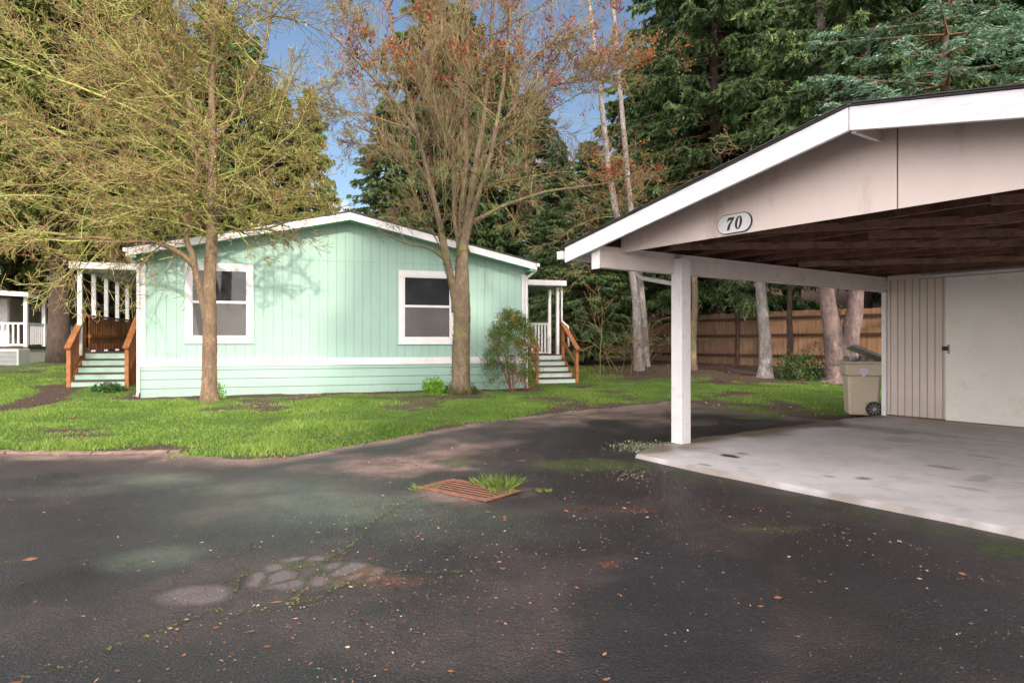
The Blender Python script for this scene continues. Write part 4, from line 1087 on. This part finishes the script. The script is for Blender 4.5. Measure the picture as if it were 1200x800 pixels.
# --- centre tree: several ascending stems at depth ~15.3
YC = 15.3
bc = (W(540,YC), YC, float(g(W(540,YC), YC)))
t2 = thing('maple_tree', 'multi stemmed leafless tree with clinging red leaves at the right end of the home', 'tree', bc)
def C3(px, py, dy=0): return (W(px, YC), YC+dy, Zh(py, YC))
limbsC = [([(bc[0],bc[1],bc[2]-.1), C3(540,430), C3(541,380), C3(541,330), C3(543,290), C3(549,250), C3(556,200), C3(567,140), C3(575,60), C3(580,-60)], [.225,.21,.20,.175,.125,.085,.065,.052,.04,.02]),
    ([C3(537,365), C3(530,330,-.1), C3(523,300,-.15), C3(516,262,-.2), C3(505,215,-.2), C3(491,160,-.3), C3(478,110,-.3), C3(462,40,-.3), C3(450,-40,-.4)], [.09,.09,.085,.07,.058,.048,.04,.03,.016]),
    ([C3(543,295), C3(540,255,.1), C3(546,190,.2), C3(545,110,.2), C3(548,20,.2), C3(552,-60,.2)], [.095,.075,.062,.05,.036,.02]),
    ([C3(545,280), C3(560,235,-.2), C3(576,185,-.3), C3(590,110,-.4), C3(598,30,-.5), C3(604,-50,-.5)], [.075,.06,.05,.04,.03,.018]),
    ([C3(541,300), C3(532,255,.2), C3(530,190,.3), C3(527,110,.4), C3(520,20,.4), C3(515,-50,.4)], [.075,.062,.052,.044,.034,.02]),
    ([C3(556,205), C3(572,165,.3), C3(600,120,.5), C3(640,70,.8), C3(680,10,1)], [.06,.05,.04,.03,.02]),
    ([C3(491,160,-.3), C3(460,120,-.5), C3(430,90,-.7), C3(400,60,-.9)], [.04,.035,.028,.018]),
    ([C3(505,215,-.2), C3(480,180,0), C3(450,160,.2), C3(410,140,.4)], [.04,.03,.022,.012]),
    ([C3(552,262), C3(590,245,-.4), C3(640,232,-.7), C3(700,228,-1), C3(740,215,-1.1)], [.05,.04,.032,.02,.010]),
    ([C3(525,306,-.1), C3(505,292,-.3), C3(480,290,-.5), C3(450,275,-.7)], [.035,.028,.02,.010])]
limb_mesh('trunk', limbsC, M['bark_m'], t2, np.array(bc), seed=5, flare=(9,.6))
T = Tree(23)
off_limbs(T, limbsC[:1], 2.2, (.9,2.4), 3, .016, 5, .12, (.2,0,0), .45, .2, bc[2]+3.0)
off_limbs(T, limbsC[1:5], 1.6, (.8,2.0), 3, .012, 6, .12, None, .35, .2)
off_limbs(T, limbsC[1:5], 1.5, (1.2,2.8), 3, .017, 7, .5, (0,0,1.2), .25, .13, spread=(.25,.7))
off_limbs(T, limbsC[5:9], 3.4, (.6,1.6), 3, .011, 5, .08, None, .2, .2)
off_limbs(T, limbsC[9:], 3.5, (.4,.9), 2, .008, 4, .0, None, .3, .3)
for (px, py, d, L_, dy) in [(556,220,(1,-.2,.1),3.6,0),(565,180,(1,-.1,.4),3.6,0),(600,120,(1,.1,.5),3.4,0),(490,160,(-1,0,.3),2.6,-.3),(500,190,(-1,.2,.1),2.2,0),(610,90,(.9,-.2,.7),3.0,-.4),(570,150,(.9,.3,.3),3.4,0),(475,110,(-.8,.1,.6),2.4,-.3)]:
    T.branch(C3(px,py,dy), d, L_, .026, 3, .05, .15, 14, (.4,.9), (.3,.6))
T.twigs('twigs', M['twig_m'], t2, 3, .0048, bc)
print('centre segs', len(T.seg))
nd = [x[0] for x in T.nodes]; nd = [nd[i] for i in r.permutation(len(nd))[:9000]]
clumps('moss', M['moss_tuft'], t2, nd, bc, 3, .02, (.02,.05), (.012,.03), 8, 0, -.1)
tips = np.array(T.tips)
cen = [C3(445,70), C3(470,55), C3(560,40), C3(640,30), C3(690,40), C3(730,60), C3(700,210,-1), C3(430,90), C3(600,60), C3(760,60), C3(525,95), C3(640,60,.5), C3(665,40,.5), C3(700,70,.5), C3(590,30), C3(500,30), C3(480,90), C3(720,20,1)]
cen += [C3(540,70), C3(610,20), C3(580,90,-.4), C3(650,100,.6), C3(420,60,-.7)]
sel = []
for cc in cen:
    dd = np.hypot(tips[:,0]-cc[0], tips[:,2]-cc[2]); k_ = np.argsort(dd + r.rand(len(dd))*.6)[:80]; sel += list(tips[k_])
clumps('leaves', M['redleaf'], t2, sel, bc, 3, .04, (.05,.10), (.03,.055), 9, 1.5)
lm = []
for (pts, rd) in limbsC[:2]:
    pts = np.array(pts)
    for i in range(650):
        t = r.uniform(.1,.55)*(len(pts)-1); k = int(t); q = pts[k]+(pts[k+1]-pts[k])*(t-k); a = r.uniform(-1,2.2); rr0 = rd[k]
        lm.append(q + np.array([-math.cos(a)*rr0*.95, -.55*rr0*r.rand(), math.sin(a)*rr0]))
for i in range(900):
    a = r.uniform(0,6.28); h_ = abs(r.normal(0,.09)); lm.append(np.array(bc) + np.array([math.cos(a)*(.42-h_*.6), math.sin(a)*(.42-h_*.6), h_]))
M['greenmoss'] = leafmat('green_bark_moss', (.03,.05,.008), (.075,.10,.015), (.14,.17,.03))
clumps('trunk_moss', M['greenmoss'], t2, lm, bc, 2, .015, (.02,.045), (.012,.03), 10)

# --- conifers
def conifer_mesh(seed, h, Rr, base, droop, dens, per=19, qs=(.13,.30), qw=(.032,.062), wh=.29, hang=.9):
    r = np.random.default_rng(seed); C = []; D = []; S = []; bs = []
    z = base
    while z < h-.15:
        f = (z-base)/(h-base); k = r.integers(4, 7)
        for i in range(k):
            az = r.uniform(0, 6.283); Lb = Rr*((1-f)**.62)*r.uniform(.65,1.12)*(1 if f > .08 else .85)+.15
            n = 8; t = np.linspace(0, 1, n)
            rad = Lb*t; zz = z + .10*Lb*t - droop*Lb*t**1.5 + droop*.35*Lb*t**4
            px = np.cos(az)*rad; py = np.sin(az)*rad
            pts = np.stack([px, py, zz], 1)
            for a in range(n-1): bs.append((pts[a], pts[a+1], .035*(1-t[a])*Lb/3+.008, .035*(1-t[a+1])*Lb/3+.006))
            m = max(3, int(Lb*dens))
            tt = r.uniform(.10, 1, m)**.8; sp = np.stack([np.interp(tt, t, pts[:,c_]) for c_ in range(3)], 1)
            out = np.array([math.cos(az), math.sin(az), 0]); sd = np.array([-math.sin(az), math.cos(az), 0])
            side = r.choice([-1,1], m)[:,None]
            sl = (.22+.55*(1-tt)*Lb/3)*r.uniform(.5,1.2,m)
            sdir = out*r.uniform(.3,.9,(m,1)) + sd*side*r.uniform(.3,1,(m,1)) + np.array([0,0,-1])*r.uniform(.05,hang,(m,1)); sdir /= np.linalg.norm(sdir, axis=1, keepdims=True)
            q = r.uniform(0, 1, (m, per))
            pos = sp[:,None,:] + sdir[:,None,:]*(q*sl[:,None])[:,:,None] + np.array([0,0,-1])*(q**2*sl[:,None]*.35)[:,:,None] + r.normal(0,.022,(m,per,3))
            nd_ = sdir[:,None,:] + r.normal(0,.55,(m,per,3)) + np.array([0,0,-.3*hang])
            C.append(pos.reshape(-1,3)); D.append(nd_.reshape(-1,3)); S.append(np.clip(np.repeat(r.random(m)*.65, per) + r.random(m*per)*.25 + .15*np.repeat(tt, per), 0, 1))
        z += wh*r.uniform(.7,1.3)*(1 if f < .7 else .7)
    C = np.concatenate(C); D = np.concatenate(D); S = np.concatenate(S); n = len(C)
    V, Q = quads(C, D, r.normal(0,1,(n,3)), r.uniform(*qs, n), r.uniform(*qw, n))
    crown = mesh_np('crown', V, Q, {'shade': ('FACE', S)})
    br = segs_mesh('branches', [b[0] for b in bs], [b[1] for b in bs], [b[2] for b in bs], [b[3] for b in bs], 4, [.2]*len(bs))
    print('conifer', seed, n)
    return crown, br
def trunk_mesh(h, r0, seed):
    r = np.random.RandomState(seed); pts = [(r.normal(0,.04)*(i>0), r.normal(0,.04)*(i>0), -.2 + h*i/12) for i in range(13)]
    mb = MB(); mb.tube(pts, [r0*(1-i/12.5)*(1.25 if i == 0 else 1) for i in range(13)], 12)
    me = bpy.data.meshes.new('trunk'); me.from_pydata(mb.v, [], mb.f); me.polygons.foreach_set('use_smooth', mb.sm); return me
protos = {
 'spruce': (conifer_mesh(1, 20, 4.6, 1.6, .42, 15), trunk_mesh(20, .32, 1), 'needle_a', 'spruce_tree', 20),
 'spruce2': (conifer_mesh(2, 19, 4.4, 2.0, .50, 15, hang=1.4), trunk_mesh(19, .30, 2), 'needle_a', 'spruce_tree', 19),
 'cedar': (conifer_mesh(3, 16, 4.0, 1.2, .30, 17, hang=1.6, qs=(.14,.30), qw=(.04,.07)), trunk_mesh(16, .34, 3), 'needle_b', 'cedar_tree', 16),
 'blue': (conifer_mesh(4, 9.5, 3.0, 1.2, .12, 15, per=15, hang=.35, qs=(.07,.15), qw=(.02,.035), wh=.42), trunk_mesh(9.5, .18, 4), 'needle_c', 'blue_spruce_tree', 9.5)}
first = {}
def conifer(kind, px, Yd, hgt, label, rot=None, wide=1.0, group='conifers behind the home and carport', x=None, lift=0, tm='trunk_dark', needle=None):
    (crown, br), tr, nm, name, h0 = protos[kind]
    xx = W(px, Yd) if x is None else x
    root = thing(name, label, 'tree', (xx, Yd, float(g(xx, Yd))-.05), rot if rot is not None else random.uniform(0, 6.28), group)
    s = hgt/h0
    key = (kind, needle)
    if len(crown.materials) == 0: crown.materials.append(M[nm]); br.materials.append(M['twig_m'])
    if len(tr.materials) == 0: tr.materials.append(M[tm])
    for nme, me in (('trunk', tr), ('crown', crown), ('branches', br)):
        o = bpy.data.objects.new(nme, me); col.objects.link(o); o.parent = root; o.scale = (s*wide, s*wide, s if nme == 'trunk' or not lift else (hgt-lift)/h0)
        if nme != 'trunk': o.location = (0, 0, lift)
    return root
B = 'conifers behind the home and carport'
for a in [
 ('cedar', 70, 24.5, 17, 'olive cedar with a thick dark trunk right of the neighbouring porch', .3, 1.1, 3.4),
 ('cedar', -30, 27, 17, 'olive cedar rising behind the neighbouring porch at the left edge', 1.2, 1.2, 4.5),
 ('cedar', 165, 31, 19, 'olive cedar above the orange left porch', 2.0, 1.15, 3.0),
 ('spruce', 250, 33, 19, 'dark spruce directly behind the left maple', 2.6, 1.1),
 ('cedar', 325, 31, 13.0, 'bushy olive cedar behind the left slope of the mint roof', 3.3, 1.0),
 ('cedar', 362, 32, 13.4, 'pointed olive cedar against the blue sky above the mint roof', 5.1, .7),
 ('spruce', 452, 32, 13.0, 'shorter dark spruce just behind the roof ridge', 4.0, 1.0),
 ('spruce2', 505, 34, 21, 'tall dark spruce seen through the centre tree stems', 4.4, 1.0),
 ('spruce', 590, 37, 18, 'dark spruce right of the centre tree stems', .9, .9),
 ('spruce2', 655, 33, 11, 'low dark spruce above the right side porch', 1.6, 1.1),
 ('spruce', 690, 23.5, 8.2, 'drooping young spruce with low boughs between porch and birches', 2.1, 1.3),
 ('spruce', 800, 30, 22, 'tall spruce behind the left eave of the carport', 5.4, 1.1),
 ('spruce2', 838, 25.5, 21, 'tall spruce with low boughs over the board fence', 3.9, 1.15, .9),
 ('spruce', 925, 27, 22, 'tall dark spruce above the number plate', .5, 1.2, 4.6),
 ('spruce2', 1010, 26, 23, 'tall dark spruce behind the carport ridge', 1.4, 1.2, 4.6),
 ('spruce', 1105, 25, 23, 'tall dark spruce right of the carport ridge', 2.4, 1.2, 4.0),
 ('spruce2', 1200, 24, 23, 'tall dark spruce at the right edge', 3.0, 1.25),
 ('spruce', 1290, 22, 23, 'tall dark spruce beyond the right edge of the view', 3.6, 1.25),
 ('blue', 1110, 15.6, 12.5, 'pale blue green spruce close behind the carport roof', 1.0, 1.05, 3.4),
 ('blue', 925, 19.5, 7.6, 'smaller blue green spruce behind the sloping carport fascia', 2.0, .75, 3.2),
 ('cedar', 20, 36, 19, 'tall olive cedar filling the sky behind the neighbouring porch', 1.9, 1.3),
 ('cedar', 115, 38, 20, 'tall olive cedar high above the orange left porch', 2.9, 1.2),
 ('spruce', 290, 42, 21, 'tall spruce right of the left maple trunk', .4, 1.1),
 ('spruce', 540, 44, 24, 'tall back row spruce behind the centre tree', 1.0, 1.2),
 ('spruce2', 625, 42, 17, 'back row spruce between the centre tree and the white birches', 2.2, 1.3),
 ('spruce', 690, 40, 13, 'middle height back row spruce behind the white birches', 3.2, 1.3),
 ('spruce2', 750, 38, 18, 'tall back row spruce just right of the white birches', 4.2, 1.2),
 ('spruce', 60, 45, 19, 'distant spruce far behind the left porch roofs', .1, 1.2),
 ('spruce2', 210, 44, 20, 'distant spruce between the maple stems', .7, 1.2),
 ('spruce', 900, 42, 20, 'distant spruce behind the tan roof', 2.7, 1.3),
 ]:
    conifer(*a[:5], rot=a[5], wide=a[6], lift=a[7] if len(a) > 7 else 0)
# unseen spruces added behind the camera to block sun from the carport and drive
for i, (c_, s_, h_) in enumerate([(4.6,14,22),(8.0,17,23),(11.5,21,23),(6.5,34,23),(13,36,24)]):
    xx, yy = .91*c_ + .42*s_, .42*c_ - .91*s_
    conifer(['spruce','spruce2'][i % 2], 0, yy, h_, 'unseen spruce added for shade behind the camera, %s of its row' % ['first from the west','second','third','back row west','back row east'][i], rot=i*1.1, wide=1.0, x=xx, group='unseen spruces added for shade')
# far wood reading as one mass low on the horizon
r = np.random.default_rng(8); C = []; 
for i in range(150):
    a = r.uniform(-1.15, 1.25); Rd = r.uniform(52, 70); cx_, cy_ = Rd*math.sin(a), Rd*math.cos(a); hh_ = r.uniform(5, 10); m = 340
    t = r.random(m)**.7; q = (1-t)*3.6*np.sqrt(r.random(m)); th_ = r.uniform(0,6.28,m)
    C.append(np.stack([cx_+q*np.cos(th_), cy_+q*np.sin(th_), .3+t*hh_], 1))
C = np.concatenate(C); n = len(C); D = r.normal(0,.6,(n,3)); D[:,2] -= .8
V, Q = quads(C, D, r.normal(0,1,(n,3)), r.uniform(.5,1.1,n), r.uniform(.25,.5,n))
tag(link('distant_trees', mesh_np('distant_trees', V, Q, {'shade': ('FACE', r.random(n))}), M['needle_a']), 'dark far off wood closing the horizon behind the houses', 'trees', kind='stuff')

# --- birches
def birch(pts, rad, label, seed, twn, Lr, mat='birch'):
    base = pts[0]; t = thing('birch_tree', label, 'tree', base, 0, 'birches near the fence')
    pts = [tuple(p) for p in pts]
    limb_mesh('trunk', [(pts, rad)], M[mat], t, np.array(base), seed=seed, flare=(6,.35), rough=.04)
    T = Tree(seed); off_limbs(T, [(pts, rad)], twn, Lr, 3, .014, 5, -.05, None, .3, .2, base[2]+2.2)
    T.twigs('twigs', M['twig_m'], t, 3, .005, base); return t, T
Yb = 21.0
def B3(px, py, y): return (W(px, y), y, Zh(py, y))
def based(px, y): x = W(px, y); return (x, y, float(g(x, y))-.1)
b1, T1 = birch([based(749,Yb), B3(747,400,Yb), B3(745,350,Yb), B3(738,300,Yb), B3(722,250,Yb), B3(712,190,Yb), B3(703,100,Yb), B3(690,0,Yb), B3(680,-90,Yb)], [.18,.145,.12,.105,.10,.09,.08,.06,.04], 'white birch leaning left beside the right side porch', 31, 1.0, (1.2,2.8))
b2, T2 = birch([based(757,22), B3(755,380,22), B3(750,330,22), B3(742,270,22), B3(735,200,22), B3(726,100,22), B3(718,0,22), B3(712,-90,22)], [.14,.12,.11,.10,.09,.08,.07,.04], 'slender white birch just right of the leaning birch', 32, 1.0, (1.2,2.6))
Yb = 19.3
birch([based(897,Yb), B3(897,400,Yb), B3(893,360,Yb), B3(890,320,Yb), B3(888,270,Yb), B3(884,210,Yb), B3(880,170,Yb)], [.21,.175,.16,.14,.10,.06,.02], 'rough barked birch in front of the fence seen through the carport', 33, .8, (1,2.4))
birch([based(812,21), B3(812,400,21), B3(815,350,21), B3(812,300,21), B3(808,260,21), B3(803,230,21)], [.13,.11,.10,.09,.06,.02], 'thin mossy birch just right of the front carport post', 34, .8, (1,2.2), 'bark_m')
# leaves clinging on birch side
tips = np.array(T1.tips + T2.tips); k_ = r.permutation(len(tips))[:1400]
clumps('leaves', M['redleaf'], b1, [q for q in tips[k_] if q[2] < 11 and q[0] > W(690,21)], b1.location, 2, .06, (.06,.12), (.03,.06), 12, 1.5)
# twin trunk
Yt = 18.3
tb = based(985, Yt)
tt_ = thing('twin_trunk_tree', 'thick pinkish forked trunk with flared roots beside the bin', 'tree', tb)
limb_mesh('trunk', [([tb, B3(984,428,Yt), B3(978,405,Yt), B3(972,370,Yt), B3(968,330,Yt), B3(965,200,Yt), B3(962,0,Yt)], [.44,.36,.27,.22,.20,.16,.10]),
    ([(tb[0]+.1,tb[1]+.1,tb[2]+.1), B3(990,420,Yt), B3(997,390,Yt), B3(1002,360,Yt), B3(1004,330,Yt), B3(1010,200,Yt), B3(1015,0,Yt)], [.38,.32,.25,.21,.19,.16,.10])], M['trunk_pink'], tt_, np.array(tb), seed=8, flare=(8,.75), rough=.05)
cr = conifer_mesh(9, 14, 3.6, .2, .45, 15)
o = link('crown', cr[0], M['needle_a'], tt_); o.location = (0,0,4.4); o = link('branches', cr[1], M['twig_m'], tt_); o.location = (0,0,4.4)
# grey broken bush behind the twin trunk, low dead branches
sb = thing('bare_shrub', 'tangle of bare grey twigs below the leaning birch', 'shrub', based(722, 20))
T = Tree(41)
for i in range(8): T.branch((W(722,20)+random.gauss(0,.4), 20+random.gauss(0,.4), .3), (random.gauss(0,.5), random.gauss(0,.5), 1), random.uniform(1.2,3.0), .012, 2, -.05, .3, 6, (.4,1))
T.twigs('twigs', M['twig_m'], sb, 3, .005, sb.location)

# --- shrubs
def shrub(name, label, px, Yd, w_, h_, n, mat, seed, ln=(.04,.09), wd=(.015,.03), stems=10, shape='round', cat='shrub', dz=0):
    base = based(px, Yd); base = (base[0], base[1], base[2]+.1+dz)
    t = thing(name, label, cat, base); r = np.random.default_rng(seed); T = Tree(seed)
    for i in range(stems): T.branch(np.array(base)+r.normal(0,.06*w_,3)*[1,1,0], (r.normal(0,.35), r.normal(0,.35), 1.1), h_*r.uniform(.6,.95), .010, 1, .02, .15, 5, (.5,.9), (.3,.6), .12)
    T.twigs('stems', M['twig_r'] if shape == 'nandina' else M['twig_m'], t, 3, .004, base)
    if shape == 'nandina':
        C = []; S = []
        for i in range(130):
            f = r.random()**.8; zc = h_*(.10+.86*f); rad = w_*.5*(.18+.95*math.sin(min(1,(1-f)*1.5+.06)*math.pi*.55)); a = r.uniform(0,6.28); q = rad*math.sqrt(r.random())
            cc = np.array([q*math.cos(a), q*math.sin(a), zc]); out = np.array([math.cos(a), math.sin(a), -.1]); m = n//130
            t_ = r.random(m); pos = cc + out*(t_*.34)[:,None] + np.array([0,0,-1])*(t_**2*.16)[:,None] + r.normal(0,.045,(m,3))
            C.append(pos); red = (r.random() < .14); S.append(np.clip((.78 if red else .3)+r.normal(0,.14,m), 0, 1))
        C = np.concatenate(C); S = np.concatenate(S)
    else:
        th_ = r.uniform(0,6.28,n); ph = np.arccos(r.uniform(-.2,1,n)); q = r.uniform(.2,1,n)**.5*(.45+1.0*fbm(th_*1.9, ph*2.4, 1, 3, seed))
        C = np.stack([q*w_*.55*np.sin(ph)*np.cos(th_), q*w_*.5*np.sin(ph)*np.sin(th_), h_*(.12+.85*q*np.cos(ph)*.95)], 1); S = r.random(n)
        C[:,2] = np.maximum(C[:,2], .02)
    m = len(C); D = r.normal(0,1,(m,3)); D[:,2] -= .3
    V, Q = quads(C, D, r.normal(0,.6,(m,3))+[0,0,1], r.uniform(*ln, m), r.uniform(*wd, m))
    link('leaves', mesh_np('leaves', V, Q, {'shade': ('FACE', S)}), M[mat], t); return t
M['twig_r'] = leafmat('red_stems', (.16,.05,.035), (.24,.09,.06), (.3,.15,.09), trans=0)
shrub('nandina_bush', 'airy green and red leaved bush at the right corner of the mint wall', 600, 15.85, .80, 2.1, 130*110, 'nandina', 51, (.04,.075), (.014,.024), 16, 'nandina')
shrub('small_shrub', 'small bright lime green shrub left of the centre tree trunk', 508, 15.25, .55, .42, 1500, 'brightleaf', 52, (.04,.07), (.02,.035), 4)
shrub('small_shrub', 'tiny green sprout behind the left maple trunk', 256, 14.0, .28, .42, 160, 'brightleaf', 53, (.05,.09), (.03,.04), 3)
shrub('broadleaf_bush', 'dark green leafy bush between the birch and the twin trunk', 940, 18.9, 1.5, .95, 1500, 'darkleaf', 54, (.07,.13), (.03,.05), 12)
shrub('small_shrub', 'low leafy plant at the foot of the orange porch steps', 128, 14.9, .7, .24, 700, 'darkleaf', 55, (.05,.10), (.02,.04), 3)

# ---------------------------------------------------------------- light, sky, camera
SUN_EL = 27; SUN_DIR = Vector((.42, -.91, 0)).normalized()   # towards the sun, horizontally
sd = Vector((SUN_DIR.x*math.cos(R(SUN_EL)), SUN_DIR.y*math.cos(R(SUN_EL)), math.sin(R(SUN_EL))))
sl = bpy.data.lights.new('sun', 'SUN'); sl.energy = 4.0; sl.angle = R(1.6); sl.color = (1, .90, .76)
so = bpy.data.objects.new('sun', sl); col.objects.link(so); so.rotation_euler = sd.to_track_quat('Z', 'Y').to_euler()
w = bpy.data.worlds.new('World'); bpy.context.scene.world = w; w.use_nodes = True; nt = w.node_tree
bg = nt.nodes['Background']; sky = nt.nodes.new('ShaderNodeTexSky'); sky.sky_type = 'NISHITA'; sky.sun_disc = False
sky.sun_elevation = R(SUN_EL); sky.sun_rotation = math.atan2(SUN_DIR.x, SUN_DIR.y); sky.air_density = 1.0; sky.dust_density = .6; sky.ozone_density = 1.2
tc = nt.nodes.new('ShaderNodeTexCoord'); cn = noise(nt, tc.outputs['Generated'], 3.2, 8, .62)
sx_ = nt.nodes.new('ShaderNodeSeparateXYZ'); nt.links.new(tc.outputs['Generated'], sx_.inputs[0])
bias = nt.nodes.new('ShaderNodeMapRange'); nt.links.new(sx_.outputs[1], bias.inputs[0])     # extra over-bright cloud added behind the camera to lift the ambient light
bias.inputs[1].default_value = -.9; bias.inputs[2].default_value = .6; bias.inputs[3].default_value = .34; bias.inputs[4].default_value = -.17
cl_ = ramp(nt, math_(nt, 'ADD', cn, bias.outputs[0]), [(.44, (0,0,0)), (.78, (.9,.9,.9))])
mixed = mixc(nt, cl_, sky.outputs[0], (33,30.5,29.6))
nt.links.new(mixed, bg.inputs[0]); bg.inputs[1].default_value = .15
cam = bpy.data.cameras.new('camera'); cam.sensor_width = 36; cam.lens = F/1200*36; cam.clip_end = 3000; cam.clip_start = .05
co = bpy.data.objects.new('camera', cam); col.objects.link(co); co.location = (0,0,H); co.rotation_euler = (R(90),0,0)
sc = bpy.context.scene; sc.camera = co
sc.view_settings.view_transform = 'Standard'; sc.view_settings.look = 'None'; sc.view_settings.exposure = 0; sc.view_settings.gamma = 1
